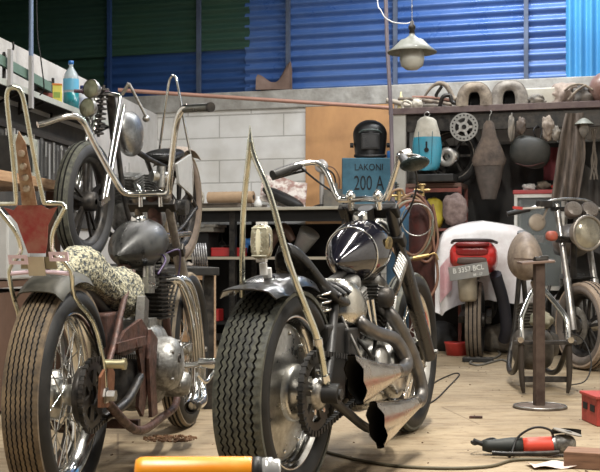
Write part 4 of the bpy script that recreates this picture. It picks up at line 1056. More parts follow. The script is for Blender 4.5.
# bench lamp / grinder-like lamp left of welder
bl=thing('bench_lamp','small bench lamp with a dusty round head and bent cables left of the welding machine','lamp',onb(322,.62,WBZ))
part('base',MB().lathe([(.001,.025),(.03,.025),(.07,.012),(.075,0),(.001,0)],seg=28),darkmetal,bl)
part('arm',MB().cyl((0,0,.02),(0,0,.30),.020),mat('grey_arm',(.40,.38,.36),.5,.4),bl)
part('head',MB().lathe([(.001,-.05),(.03,-.045),(.05,-.01),(.055,.02),(.04,.03),(.001,.03)],(0,-.02,.33),(-.4,-.8,.1),28),mat('dusty_silver2',(.46,.44,.42),.5,.4),bl)
part('flex',MB().tube([(.02,0,.32),(.09,0,.27),(.11,0,.18),(.09,-.02,.08),(.13,-.04,.0)],.007,8).tube([(.0,0,.30),(.06,0,.24),(.07,0,.12),(.06,0,.02)],.006,8),cable,bl)
part('flex',MB().tube([(.02,-.02,.34),(.10,-.02,.31),(.14,-.02,.22),(.13,-.02,.10)],.005,8),hosebrown,bl)
solo('machine_block',MB().box((0,0,.07),(.14,.12,.14)).cyl((0,0,.14),(0,0,.19),.03).cyl((-.09,0,.08),(.09,0,.08),.02),mat('vice_grey',(.14,.14,.13),.5,.5,(.25,.22,.18),20,.7),'dark metal bench vice behind the handlebar of the black chopper','vice',onb(334,.66,WBZ+.0005),wy)
# gas cylinders and hoses
def gascyl(px,Y,r,h,m,label,ring=None):
    p=at(px,300,Y)
    t=thing('gas_cylinder',label,'gas cylinder',(p.x,p.y,0))
    part('body',MB().lathe([(.001,0),(r*.9,0),(r,.02),(r,h-.14),(r*.85,h-.08),(r*.45,h-.03),(r*.28,h-.02),(r*.28,h),(.001,h)],seg=32),m,t)
    part('valve',MB().cyl((0,0,h-.01),(0,0,h+.07),.016).cyl((-.05,0,h+.04),(.05,0,h+.04),.010).torus((0,0,h+.075),(0,0,1),.022,.006,16,6),mat('brass',(.45,.33,.15),.35,.9),t)
    return t
gascyl(422,7.45,.085,1.14,darkred,'dark red gas cylinder standing behind the coiled hoses')
gascyl(399,7.75,.085,1.12,cylblue,'blue gas cylinder standing just left of the coiled hoses')
hs=thing('hose_coil','coil of brown and green welding hoses hanging over the gas cylinders','hose',at(412,228,7.25))
for i in range(5):
    ang=i*1.3
    part('hose_loop',MB().tube([((.115+.008*i)*math.cos(a)+.012*math.sin(a*2+i),.012*i+.01*math.sin(a*3+ang),(.17+.010*i)*math.sin(a)+.01*math.sin(a*2+ang)) for a in [2*PI*k/20 for k in range(20)]],.0085,8,closed=True,sub=3),[hosebrown,hosegreen,hosebrown,mat('tan_hose',(.24,.15,.08),.5),hosebrown][i],hs)
part('hose_end',MB().tube([(-.05,-.02,.20),(-.07,-.03,.24),(-.13,-.03,.22),(-.16,-.02,.10),(-.15,0,-.05)],.008,8),MATS['tan_hose'],hs)
part('hose_end',MB().tube([(.02,-.03,-.18),(.10,-.03,-.21),(.16,-.02,-.10),(.15,0,.05),(.13,0,.15)],.008,8),hosebrown,hs)
part('hose_end',MB().tube([(.13,0,-.05),(.16,-.02,-.3),(.12,-.03,-.42),(.06,-.02,-.46)],.009,8),hosebrown,hs)
part('hanging_strap',MB().tube([(.0,.03,.20),(.03,.08,.24),(.085,.19,.235)],.008,8),cable,hs)
part('wire_hoop',MB().torus((.03,-.04,.05),(.1,1,0),.10,.004,36,6),steel,hs)
part('torch',MB().cyl((0,-.05,-.19),(.10,-.05,-.17),.012).tube([(.10,-.05,-.17),(.14,-.05,-.16),(.16,-.05,-.20)],.006,6),mat('brass',(.45,.33,.15),.35,.9),hs)
# ============================================================ RIGHT RACK
RD=.55   # front distance from the wall
ru0,ru1=dpx(389,RD),dpx(640,RD)
ctr=(ru0+ru1)/2
rk=thing('storage_rack','long dark steel rack shelf loaded with motorcycle panels along the right of the back wall','rack',WB(ctr,RD/2,0),wy)
RW=ru1-ru0; RZ=1.925
rackm=mat('rack_maroon',(.085,.055,.055),.5,.3,(.17,.13,.115),14,.8)
part('shelf_board',MB().box((0,0,RZ-.012),(RW,RD,.024)),rackm,rk)
part('front_rail',MB().box((0,-RD/2-.008,RZ-.02),(RW,.018,.05)),rackm,rk,bevel=.003)
part('dark_underside_strip',MB().box((0,-RD/2+.06,RZ-.115),(RW,.05,.13)),darkmetal,rk)  # dark strip standing in for the shade under the shelf
part('rear_post',MB().box((-RW/2+.02,RD/2-.02,RZ/2),(.035,.035,RZ-.03)),darkmetal,rk)
part('rear_post',MB().box((RW/2-.02,RD/2-.02,RZ/2),(.035,.035,RZ-.03)),darkmetal,rk)
part('front_post',MB().box((.70,-RD/2+.06,(RZ-.18)/2),(.035,.03,RZ-.18)),darkmetal,rk)
part('pale_post',MB().box((.085-RW/2,-RD/2+.03,(RZ-.045)/2),(.10,.06,RZ-.045)),mat('pale_post',(.42,.41,.37),.8,0,(.3,.28,.24),6,.6),rk,label='broad pale post at the left end of the rack')
def onr(px,d,z=RZ+.001): return WB(dpx(px,d),d,z)
# -- on top
def dome(name,label,px,w,h,dep,m,d=.40):
    """fairing: an arch with a dark mouth"""
    P=[]
    for i in range(11):
        s=i/10;y=-dep/2+dep*s;k=1-.35*s**2
        P.append([(k*w/2*math.copysign(abs(math.cos(a))**.8,math.cos(a)),y,h*(k if s<.8 else k*.9)*max(0,math.sin(a))**.75) for a in [PI*j/20 for j in range(21)]])
    mm=MB().grid(P,.005)
    t=thing(name,label,'fairing',onr(px,d),wy)
    part('shell',mm,m,t)
    # front face ring with round-topped mouth
    out=[(w/2*math.copysign(abs(math.cos(a))**.8,math.cos(a)),h*max(0,math.sin(a))**.75) for a in [PI*j/20 for j in range(21)]]
    inn=[(w*.17*math.copysign(abs(math.cos(a))**.6,math.cos(a)),h*.60*max(0,math.sin(a))**.6) for a in [PI*j/20 for j in range(21)]]
    F_=[[(x,-dep/2-.002+(-.025*math.sin(PI*q_)),z) for x,z in [(o[0]*(1-q_)+i_[0]*q_,o[1]*(1-q_)+i_[1]*q_) for o,i_ in zip(out,inn)]] for q_ in (0,.25,.5,.75,1)]
    part('nose',MB().grid(F_,.005),m,t)
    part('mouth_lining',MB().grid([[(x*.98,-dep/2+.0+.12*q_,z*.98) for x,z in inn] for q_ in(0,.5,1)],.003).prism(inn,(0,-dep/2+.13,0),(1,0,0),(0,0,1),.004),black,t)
    return t
dome('scooter_fairing','dusty tan rounded fairing with an arched opening, the left of two on the rack',477,.275,.185,.30,dust)
dome('scooter_fairing','dusty grey rounded fairing with a narrower arched opening, the right of two on the rack',511,.285,.19,.26,mat('dusty_grey_tan',(.34,.31,.27),.8,0,(.13,.115,.10),14,.9))
# bent tube frame
bt=thing('bent_tube_frame','bent tubular handle frame standing among the pipes on the rack','frame',onr(432,.32),wy)
part('tube',MB().tube([(-.13,0,.02),(-.05,0,.14),(.0,0,.20),(.06,0,.225),(.12,0,.20),(.18,.0,.10),(.26,0,.06)],[.009,.010,.012,.018,.022,.018,.014],10),dust,bt)
part('brace',MB().tube([(.08,0,.20),(.03,.02,.12),(.09,.03,.04)],.014,8),darkmetal,bt)
for i,(px0,px1,z0,z1,r,mm,lb) in enumerate([(398,452,.10,.045,.014,dust,'dusty pipe lying highest in the bundle on the rack'),(404,458,.03,.03,.018,greydust,'grey pipe lying lowest in the bundle on the rack'),(412,462,.12,.075,.012,mat('red_dust_pipe',(.30,.16,.12),.7),'reddish pipe slanting over the bundle on the rack'),(425,470,.075,.10,.016,dust,'dusty pipe crossing the bundle toward the left fairing'),(386,420,.115,.03,.020,mat('dust_white',(.52,.46,.38),.8,0,(.3,.26,.2),12,.7),'thick pale pipe pointing down out of the left end of the bundle')]):
    a=onr(px0,.42-.04*i,RZ+z0);b=onr(px1,.36-.05*i,RZ+z1);b=b-a
    solo('pipe',MB().tube([(0,0,0),tuple(b*.4+Vector((0,0,.012))),tuple(b)],r,10),mm,lb,'pipe',a,0,'pipes bundled on the rack')
solo('bent_bracket',MB().tube([(-.05,0,.02),(-.02,-.02,.09),(.03,0,.10),(.05,.0,.05),(.10,0,.03)],.016,8).torus((.12,-.04,.05),(.3,1,0),.035,.010,20,8),darkmetal,'dark bent bracket with a ring among the pipes on the rack','bracket',onr(446,.47),wy)
solo('pale_ring',MB().torus((0,0,.03),(.3,.9,.5),.045,.009,24,8),mat('cream_ring',(.62,.58,.48),.6),'pale ring lying at the front of the pipes on the rack','ring',onr(407,.48),wy)
solo('pale_glove',MB().ell((0,0,.04),(.045,.04,.04),fn=lambda p:p*(1+.35*mnoise.noise(p*3))),mat('glove_white',(.58,.54,.46),.9,0,(.3,.28,.22),20,.7),'crumpled pale glove beside the ring on the rack','glove',onr(417,.48),wy)
solo('squeeze_bottle',MB().lathe([(.001,0),(.032,0),(.034,.01),(.030,.08),(.014,.14),(.005,.19),(.001,.192)],seg=20),mat('cream_yellow',(.70,.62,.34),.5),'cream yellow cone shaped bottle standing behind the pipes on the rack','bottle',onr(401,.18),0)
solo('white_box',MB().box((0,0,.07),(.24,.18,.14)),mat('yellowed_carton',(.56,.54,.47),.75,0,(.42,.38,.30),6,.7),'yellowed white carton lying on the rack right of the fairings','box',onr(541,.33),wy,bevel=.01)
def lump(c,r,seed,amp=.35,sc=2.2,e=1.0,seg=28,rg=18):
    o_=Vector((seed*3.1,seed*1.7,seed))
    return MB().ell(c,r,fn=lambda p:p*(1+amp*mnoise.noise(p*sc+o_)),seg=seg,rg=rg,e=e)
solo('rubble_bag',lump((0,0,.035),(.07,.05,.045),2),greydust,'small grey bundle in front of the yellowed carton on the rack','bundle',onr(536,.50),wy)
solo('rag_bundle',lump((0,0,.085),(.12,.10,.10),3,.45),mat('rag_tan',(.36,.29,.24),.9,0,(.16,.12,.10),10,.8),'heaped tan and grey rags on the right part of the rack','rags',onr(563,.36),wy)
solo('black_bag',lump((0,0,.075),(.11,.09,.085),5,.4),mat('black_bag',(.03,.03,.03),.4,0,(.2,.17,.14),8,.9),'black plastic bag with a light strap at the right of the rack','bag',onr(582,.36),wy)
solo('strap',MB().tube([(-.08,-.10,.03),(-.02,-.12,.09),(.05,-.10,.14)],.010,6).tube([(-.11,-.10,.10),(-.05,-.11,.14),(.03,-.1,.14),(.10,-.08,.10)],.009,6),dust,'pale strap lying over the black bag on the rack','strap',onr(580,.38),wy)
solo('brown_helmet',MB().ell((0,0,.12),(.13,.15,.13)),mat('brown_helmet',(.16,.08,.06),.3,0,(.28,.2,.17),8,.7),'brown rounded helmet at the right edge of the rack','helmet',onr(606,.36),wy)
# -- hanging below
def hang(px,y,d=.50): 
    u=dpx(px,d);p=WB(u,d,0);s=F/p.y;return Vector((p.x,p.y,CAMH-(y-HZ)/s))
# turquoise front panel
tp=thing('scooter_fairing','turquoise scooter front panel with a dusty cream top hanging from the rack','fairing',hang(427,145,.62),wy)
def shell(prof,sc,bulge,dx=0):
    """prof: list of (z,halfwidth)"""
    P=[]
    for z,w in prof:
        P.append([(w*math.sin(a),-bulge*math.cos(a),z) for a in [math.radians(-90+180*j/16) for j in range(17)]])
    return MB().grid(P,.005)
prof=[(-.205,.055),(-.20,.08),(-.175,.10),(-.12,.112),(-.05,.118),(.0,.117),(.06,.108)]
part('panel_body',shell(prof,1,.07),teal,tp,label='turquoise lower part')
part('panel_top',shell([(.06,.108),(.10,.100),(.15,.085),(.19,.075),(.212,.05),(.218,.02)],1,.07),cream,tp,label='dusty cream top')
part('emblem_hole',MB().cyl((0.01,-.069,-.045),(.01,-.080,-.045),.018).box((.01,-.073,-.02),(.012,.012,.08)),black,tp)
for s in(-1,1): part('groove',MB().tube([(s*.055,-.064,.10),(s*.052,-.065,0),(s*.045,-.065,-.16)],.0025,6),mat('groove_dark',(.02,.10,.13),.5),tp)
part('hook',MB().torus((0,0,.24),(0,1,0),.020,.004,16,6),steel,tp)
# hanging wheel
wl=thing('spare_wheel','black spare wheel with a bright hub hanging behind the turquoise panel','wheel',hang(453,156,.38),wy-8)
o0=(0,0,0)
part('tyre',MB().lathe([(.175,-.04),(.20,-.05),(.225,-.04),(.235,0),(.225,.04),(.20,.05),(.175,.04)],o0,(0,1,0),48,True),rubber,wl)
part('rim',rim_mb(o0,.178,.03),darkmetal,wl)
part('tape_stripe',MB().torus((0,-.044,0),(0,1,0),.187,.004,48,6),greydust,wl)
part('hub',MB().lathe([(.02,-.05),(.06,-.045),(.062,-.02),(.03,0),(.03,.04),(.02,.04)],o0,(0,1,0),28),alu,wl)
part('drum_plate',MB().lathe([(.03,-.055),(.075,-.052),(.08,-.04),(.03,-.04)],(-.04,0,-.01),(0,1,0),28,True),mat('bright_drum',(.66,.64,.60),.35,.6,(.4,.38,.33),12,.7),wl)
for k in range(6):
    a=2*PI*k/6;part('wheel_spoke',MB().bar((.05*math.cos(a),0,.05*math.sin(a)),(.172*math.cos(a),0,.172*math.sin(a)),.02,.02,up=(0,1,0)),darkmetal,wl)
rt=thing('brake_rotor','perforated round brake disc hanging under the rack beside the spare wheel','brake disc',hang(464,127,.64),wy)
part('disc_ring',MB().lathe([(.07,-.003),(.110,-.003),(.110,.003),(.07,.003)],o0,(0,1,0),48,True,sm=False),mat('rotor_grey',(.27,.265,.245),.45,.6),rt)
for k in range(20):
    a=2*PI*k/20;part('rotor_hole',MB().cyl((.092*math.cos(a),-.0045,.092*math.sin(a)),(.092*math.cos(a),-.002,.092*math.sin(a)),.007,seg=8),black,rt)
for k in range(5):
    a=2*PI*k/5;part('carrier_arm',MB().bar((.02*math.cos(a),0,.02*math.sin(a)),(.075*math.cos(a),0,.075*math.sin(a)),.02,.006,up=(0,1,0)),steel,rt)
part('centre_ring',MB().lathe([(.02,-.005),(.04,-.005),(.04,.005),(.02,.005)],o0,(0,1,0),28,True,sm=False),steel,rt)
# brown front shield, hung
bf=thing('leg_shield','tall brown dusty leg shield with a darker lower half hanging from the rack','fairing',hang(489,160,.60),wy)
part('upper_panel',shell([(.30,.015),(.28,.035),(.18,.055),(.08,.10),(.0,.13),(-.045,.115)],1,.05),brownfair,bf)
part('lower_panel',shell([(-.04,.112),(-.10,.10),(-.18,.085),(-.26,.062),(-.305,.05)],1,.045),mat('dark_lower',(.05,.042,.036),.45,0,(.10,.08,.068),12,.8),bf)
part('hook',MB().tube([(0,0,.29),(.005,0,.34),(.02,0,.37),(.01,0,.38)],.004,6),steel,bf)
# dark helmet-like tank
hg=thing('seat_cowl','big dark rounded seat shell hanging from the rack beside the leg shield','seat',hang(530,152,.55),wy)
part('shell',MB().ell((0,0,0),(.155,.09,.125),(0,0,0),32,20,lambda p:Vector((p.x,p.y,p.z*(1-.25*p.x*p.z))),.85),mat('seat_shell',(.02,.022,.02),.45,0,(.055,.052,.045),5,.8),hg)
part('strap',MB().tube([(.05,-.02,.10),(.03,-.04,.16),(.06,0,.20),(.09,0,.16),(.08,-.02,.10)],.006,6),cable,hg)
part('red_trim',MB().tube([(-.10,-.06,-.09),(.0,-.085,-.115),(.11,-.06,-.09)],.004,8),darkred,hg)
for i,(px,y,sz,mm,lb,cat) in enumerate([(511,128,(.025,.02,.10),greydust,'narrow grey scrap of panel hanging left of the dark seat shell','scrap'),(521,126,(.035,.02,.06),brownfair,'small brown panel hanging above the dark seat shell','scrap'),(548,128,(.045,.035,.09),mat('hung_tan',(.30,.25,.20),.8,0,(.14,.11,.09),12,.9),'tan folded glove bundle hanging right of the dark seat shell','bundle'),(556,134,(.03,.03,.06),greydust,'small grey bundle hanging at the right of the tan glove bundle','bundle')]):
    solo('hanging_'+cat,lump((0,0,0),sz,i+8,.4),mm,lb,cat,hang(px,y,.60),wy)
# tarp
P=[]
for i in range(14):
    z=.34-.66*i/13
    row=[]
    for j in range(22):
        t=j/21; w0=-.03-.11*(i/13)**.8; w1=.10+.03*(i/13)-.10*max(0,(i/13-.5))*1.3
        row.append((w0+(w1-w0)*t,-.03*math.sin(t*21)*(.3+.7*i/13)-.02*math.sin(t*9+i*.3),z))
    P.append(row)
solo('hanging_tarpaulin',MB().grid(P,.003),mat('tarp',(.16,.125,.10),.75,0,(.06,.05,.042),6,.9,stretch=(6,1,1)),'brown grey pleated tarpaulin hanging at the right end below the rack','tarpaulin',hang(570,158,.60),wy)
P=[]
for i in range(12):
    z=.10-.62*i/11
    P.append([(-.02+.30*(j/15)+.22*(i/11)*(-.3+j/15),-.03*math.sin(j*1.3),z-.25*(j/15-.5)) for j in range(16)])
solo('dark_tarpaulin',MB().grid(P,.003),mat('tarp_dark',(.045,.042,.04),.6,0,(.1,.09,.08),5,.7),'dark sheet hanging behind the headlight at the right edge','tarpaulin',hang(583,190,.40),wy)
ls=thing('cone_lamp','grey conical lamp shade hanging from the rack near the right edge','lamp',hang(584,122,.66),wy)
part('shade',MB().lathe([(.01,.03),(.03,.02),(.07,-.015),(.075,-.02),(.028,.012),(.01,.02)],seg=32),lampgrey,ls)
part('bulb',MB().lathe([(.015,.0),(.03,-.02),(.038,-.06),(.025,-.10),(.001,-.12)],seg=24),greydust,ls)
part('cord',MB().cyl((0,0,.02),(0,0,.06),.003,seg=6),cable,ls)
solo('cable_bundle',(lambda m:[m.tube([(.02*math.sin(k*2.1),.02*math.cos(k*1.3),.12),(.03*math.sin(k*3.1),.0,.0),(.02*math.cos(k),.01,-.12),(.03*math.sin(k),.0,-.26)],.006,6) for k in range(6)] and m)(MB()),mat('cable_brown',(.10,.08,.06),.5),'bundle of dark brown cables hanging at the right edge under the rack','cables',hang(594,145,.62),wy)
# horizontal pale strip added where bare wall shows under the rack
solo('pale_wall_strip',MB().box((.62,-.02,1.74),(1.05,.03,.10)),mat('pale_strip',(.50,.49,.46),.8,0,(.32,.30,.27),8,.6),'pale horizontal strip standing in for the wall seen below the rack','plank',WB(dpx(470,0),0,0),wy)
struct('trim_8',MB().box((0,-.02,.84),(2.6,.02,1.66)),mat('dark_backing',(.03,.03,.03),.7,0,(.06,.055,.05),3,.7),loc=WB(ru0+1.42,0,0),rz=wy)  # sheet added to darken the wall behind the rack
# small red shelf unit
rs=thing('red_shelf_unit','rusty red open shelf unit under the spare wheel, holding a yellow bag','shelf unit',onr(437,.42,0),wy)
rm=mat('red_rust_paint',(.24,.07,.055),.6,0,(.12,.05,.04),10,.8)
part('top_board',MB().box((0,0,1.31),(.44,.34,.03)),mat('board_brown',(.14,.08,.06),.7),rs)
part('front_rail',MB().box((0,-.165,1.27),(.44,.02,.03)),rm,rs)
for x in(-.21,.21):
    for y in(-.155,.155): part('post',MB().box((x,y,.65),(.025,.025,1.30)),rm,rs)
part('shelf_board',MB().box((0,0,.96),(.42,.30,.02)),rm,rs)
part('shelf_board',MB().box((0,0,.45),(.42,.30,.02)),rm,rs)
solo('dark_tray',MB().box((0,0,.035),(.30,.24,.06)),satinblack,'black flat tray lying on the top of the red shelf unit','tray',onr(437,.57,1.326),wy,bevel=.006)
solo('yellow_bag',lump((0,0,.125),(.075,.05,.125),4,.12,2,.75),mat('yellow_bag',(.58,.48,.05),.5,0,(.42,.34,.04),12,.6),'bright yellow plastic bag on the red shelf unit','bag',onr(434,.46,.971),wy)
solo('grey_sack',lump((0,0,.12),(.095,.06,.13),6,.18,3,.85),curtain,'dusty pinkish brown plastic sack hanging at the right of the yellow bag','sack',onr(455,.60,.99),wy)
solo('clear_jug',MB().lathe([(.001,0),(.04,0),(.045,.02),(.045,.12),(.03,.15),(.001,.155)],seg=20),mat('grey_jug',(.28,.30,.28),.3),'grey plastic jug left of the yellow bag','jug',onr(420,.46,.971),wy)
# display cabinet
cab=thing('glass_cabinet','white framed glass cabinet with a red top behind the right motorcycle','cabinet',onr(541,.30,0),wy)
wf=mat('white_frame',(.62,.62,.58),.5,0,(.42,.38,.32),10,.7)
CWd,CD,CZ0,CZ1=.385,.30,.50,1.235
for x in(-1,1):
    for y in(-1,1): part('frame_post',MB().box((x*(CWd/2-.012),y*(CD/2-.012),CZ1/2),(.024,.024,CZ1)),wf,cab)
for z in(CZ1-.012,CZ0):
    part('frame_rail',MB().box((0,-CD/2+.012,z),(CWd-.05,.024,.03)),wf,cab); part('frame_rail',MB().box((0,CD/2-.012,z),(CWd-.05,.024,.03)),wf,cab)
    for x in(-1,1): part('frame_rail',MB().box((x*(CWd/2-.012),0,z),(.022,CD-.05,.03)),wf,cab)
part('inner_shelf',MB().box((0,.02,.85),(CWd-.05,CD-.06,.01)),mat('shelf_glassy',(.25,.28,.28),.2,0,trans=.3),cab)
part('back_panel',MB().box((0,CD/2-.03,(CZ0+CZ1)/2),(CWd-.05,.006,CZ1-CZ0-.04)),mat('cab_back',(.20,.21,.20),.4),cab)
part('glass_pane',MB().box((0,-CD/2+.018,(CZ0+CZ1)/2),(CWd-.05,.004,CZ1-CZ0-.04)),mat('pane_glass',(.75,.8,.8),.05,0,(.7,.75,.75),4,.3,trans=.9),cab)
part('red_top',MB().box((0,0,CZ1+.017),(CWd+.02,CD+.02,.032)),mat('red_top',(.40,.035,.04),.45,0,(.28,.08,.07),12,.8),cab,bevel=.006)
def oncab(dx,dy,z): 
    p=onr(541,.30,z);return p+BU*dx-BN*dy
for i,(dx,dy,z,sz,mm,lb) in enumerate([(-.09,-.03,CZ1+.034,(.05,.045,.03),cloth_white,'small crumpled white rag on the left of the red cabinet top'),(.02,.0,CZ1+.034,(.055,.05,.04),dust,'tan crumpled rag on the middle of the red cabinet top'),(.12,-.02,CZ1+.034,(.04,.04,.025),redplastic,'small red cloth on the right of the red cabinet top')]):
    solo('rag',lump((0,0,sz[2]*.9),sz,i+20,.35),mm,lb,'rag',oncab(dx,dy,z),wy)
solo('paper_stack',MB().box((0,0,.02),(.10,.10,.04)).box((.005,0,.05),(.09,.09,.02)),paper,'small stack of papers on the inner shelf of the glass cabinet','papers',oncab(-.03,.02,.856),wy)
solo('small_carton',MB().box((0,0,.03),(.06,.06,.06)),mat('tan_carton',(.5,.36,.22),.8),'little tan carton inside the glass cabinet at the right','box',oncab(.12,.0,.856),wy)
# red cloth hanging behind cabinet
solo('maroon_cloth',MB().grid([[(-.08+.16*j/8,.01*math.sin(j*2),-.12+.26*i/6) for j in range(9)] for i in range(7)],.004),mat('maroon_cloth',(.16,.03,.035),.8),'dark maroon cloth hanging above the red cabinet top','cloth',hang(554,165,.22),wy)

# ============================================================ RED SPORT BIKE WITH DUST COVER
th=math.degrees(math.atan2(.98,-.05))
G=thing('red_motorcycle','small red sport motorcycle seen from behind, half under a white dust cover','motorcycle',(at(475,353,8.45).x,8.45,0),90-12)
R=.285;ax=(0,0,R)
rw=part('rear_wheel',rim_mb(ax,.20,.03),darkmetal,G)
part('tyre',tyre_mb(ax,R,.062,.20,.04),rubber,rw)
part('tread',tread_mb(ax,R,.055,.014,[-.03,0,.03],gd=.004),mat('scooter_tread',(.10,.08,.065),.7,0,(.20,.16,.12),20,.8),rw)
part('hub',MB().cyl((0,-.07,R),(0,.07,R),.05),darkmetal,rw); mag(ax,.195,.045,5,.02,darkmetal,rw)
part('swing_arm',MB().bar((-.03,-.10,R),(.50,-.08,.36),.04,.05).bar((-.03,.10,R),(.50,.08,.36),.04,.05),darkmetal,G)
def tail(sc=1):
    rg=[]
    for x,w,z0,z1 in [(-.36,.12,.70,.80),(-.33,.15,.665,.83),(-.22,.17,.64,.86),(-.05,.17,.62,.85),(.15,.15,.60,.80),(.32,.10,.60,.76)]:
        zc=(z0+z1)/2;h=(z1-z0)/2
        rg.append([Vector((x,w*math.copysign(abs(math.cos(a))**.6,math.cos(a)),zc+h*math.copysign(abs(math.sin(a))**.7,math.sin(a)))) for a in [2*PI*k/24 for k in range(24)]])
    return MB().rings(rg,True)
tl=part('tail_fairing',tail(),mat('bright_red_fairing',(.60,.025,.02),.3,0,(.30,.03,.03),6,.6,coat=.6),G,label='bright red tail fairing')
part('rear_lamp',MB().ell((-.345,0,.785),(.03,.115,.030),e=.5),mat('tail_lamp_dark',(.22,.02,.02),.15),G)
part('rear_lamp_hood',MB().ell((-.33,0,.835),(.07,.12,.02),e=.6),mat('dark_red_hood',(.20,.02,.02),.3),G)
part('under_lamp',MB().ell((-.34,0,.72),(.03,.11,.028),e=.5),mat('dark_grey_panel',(.09,.06,.05),.4),G)
part('grab_rail',MB().tube([(-.10,.16,.85),(-.33,.12,.862),(-.37,0,.865),(-.33,-.12,.862),(-.10,-.16,.85)],.012,8),mat('black_rail',(.04,.03,.03),.4),G)
pl=part('number_plate',MB().box((0,0,0),(.008,.275,.10)),plate_mat,G,bevel=.002)
pl.location=(-.415,.02,.645);pl.rotation_euler=(math.radians(-9),math.radians(12),0)
text('plate_lettering','B 3357 BCL',.052,.0008,mat('plate_white',(.62,.62,.58),.5),pl,(-.0045,0,.015),(90,0,-90),.86)
text('plate_lettering','08 · 17',.026,.0008,MATS['plate_white'],pl,(-.0045,-.06,-.032),(90,0,-90),.9)
part('plate_bracket',MB().bar((-.36,0,.70),(-.41,.02,.64),.06,.012),darkmetal,G)
part('mudflap',MB().lathe([(.001,0),(.05,0),(.065,.02),(.07,.18),(.065,.19),(.001,.19)],(-.28,.03,.43),(0,.05,1),28),mat('pale_can',(.42,.38,.30),.35,.5,(.3,.26,.2),10,.6),G,label='pale round silencer can below the plate')
part('seat',MB().ell((.22,0,.83),(.25,.12,.045),e=.7),leather,G)
part('fuel_tank',MB().ell((.52,0,.82),(.18,.13,.10)),MATS['bright_red_fairing'],G)
part('engine',MB().ell((.55,0,.42),(.22,.14,.18),e=.6),darkmetal,G)
part('side_guard',MB().tube([(-.05,-.15,.62),(.10,-.20,.42),(.20,-.22,.22),(.28,-.2,.12)],.045,10),mat('black_boot',(.035,.035,.045),.5),G,label='black sloping guard on the right')
part('frame',MB().tube([(-.2,0,.66),(.2,0,.60),(.6,0,.6),(.73,0,.80)],.025,8).tube([(.5,0,.36),(.3,0,.60)],.03,8),darkmetal,G)
fa=(.80,0,.285);fw=part('front_wheel',rim_mb(fa,.20,.03),darkmetal,G);part('tyre',tyre_mb(fa,.285,.045,.20,.04),rubber,fw)
part('fork',MB().cyl((.72,.09,.90),(.80,.09,.285),.02).tube([(.80,.09,.285),(.80,-.09,.285)],.015,8).cyl((.72,-.09,.90),(.80,-.09,.285),.02),steel,G)
part('handlebar',MB().tube([(.64,-.28,.93),(.68,-.2,.94),(.72,0,.92),(.68,.2,.94),(.64,.28,.93)],.011,8),darkmetal,G)
# dust cover: draped surface
gx=at(481,300,9.0)
def cover_pt(s,t):
    """s 0..1 near skirt -> top -> far end (distance along the cover), t -1..1 across"""
    prof=[(0,.42),(.01,.60),(.03,.80),(.07,.95),(.14,1.015),(.30,1.03),(.50,.99),(.62,.93)]
    f=s*(len(prof)-1);i=min(int(f),len(prof)-2);f-=i
    x=prof[i][0]*(1-f)+prof[i+1][0]*f; top=prof[i][1]*(1-f)+prof[i+1][1]*f
    w=.335+.02*math.sin(s*6); a=abs(t)
    if a<.62: y=w*(a/.62); z=top-.10*(a/.62)**4-.02*math.sin(a*5)
    else:
        q_=(a-.62)/.38; y=w+.04*q_+.025*math.sin(q_*4+s*16)*q_; z=top-.10-.02-(min(top-.12,.62)-.30)*q_*.9
    z=max(z,.30+.08*math.sin(t*9+s*4)*.5)
    y=math.copysign(y,t)
    k=1-min(1,max(0,(s-.02)*3)) # near skirt folds
    x+= -.025*math.sin(t*13+1)*k*(1.05-top)*1.6
    p=Vector((x,y,z))
    p.x+=.018*mnoise.noise(Vector((y*6,z*5,3))); p.z+=.012*mnoise.noise(Vector((x*6,y*6,z*3)));p.y+=.015*mnoise.noise(Vector((x*6,z*7,9)))
    return p
P=[[cover_pt(i/39,-1+2*j/55) for j in range(56)] for i in range(40)]
cv=MB().grid(P,.004)
cover=thing('dust_cover','crumpled white dust cover draped over the front of the red motorcycle','cover',(gx.x,8.70,0),90-2)
part('sheet',cv,mat('white_cover',(.66,.65,.64),.75,0,(.52,.47,.46),7,.7,bump=.9,bscale=9),cover)
part('pink_corner',MB().grid([[(-.03-.01*math.sin(j),.27+.09*j/8,.50+.27*i/8-.10*(j/8)) for j in range(9)] for i in range(9)],.004),mat('pink_cloth',(.62,.36,.38),.85,0,(.75,.62,.62),8,.7),cover,label='faded pink corner')
solo('red_basin',MB().lathe([(.001,0),(.075,0),(.09,.09),(.095,.10),(.088,.10),(.07,.008),(.001,.008)],seg=28),redplastic,'small red plastic basin on the floor beside the red motorcycle wheel','basin',(at(460,350,8.75).x-.03,8.72,0))

# ============================================================ RIGHT MOTORCYCLE (round headlight)
D=thing('headlight_motorcycle','dusty motorcycle with a large round headlight facing the camera at the right edge','motorcycle',(at(575,368,7.6).x,7.6,0),0)
D.rotation_euler=(0,0,math.radians(-90+10+(-0)))
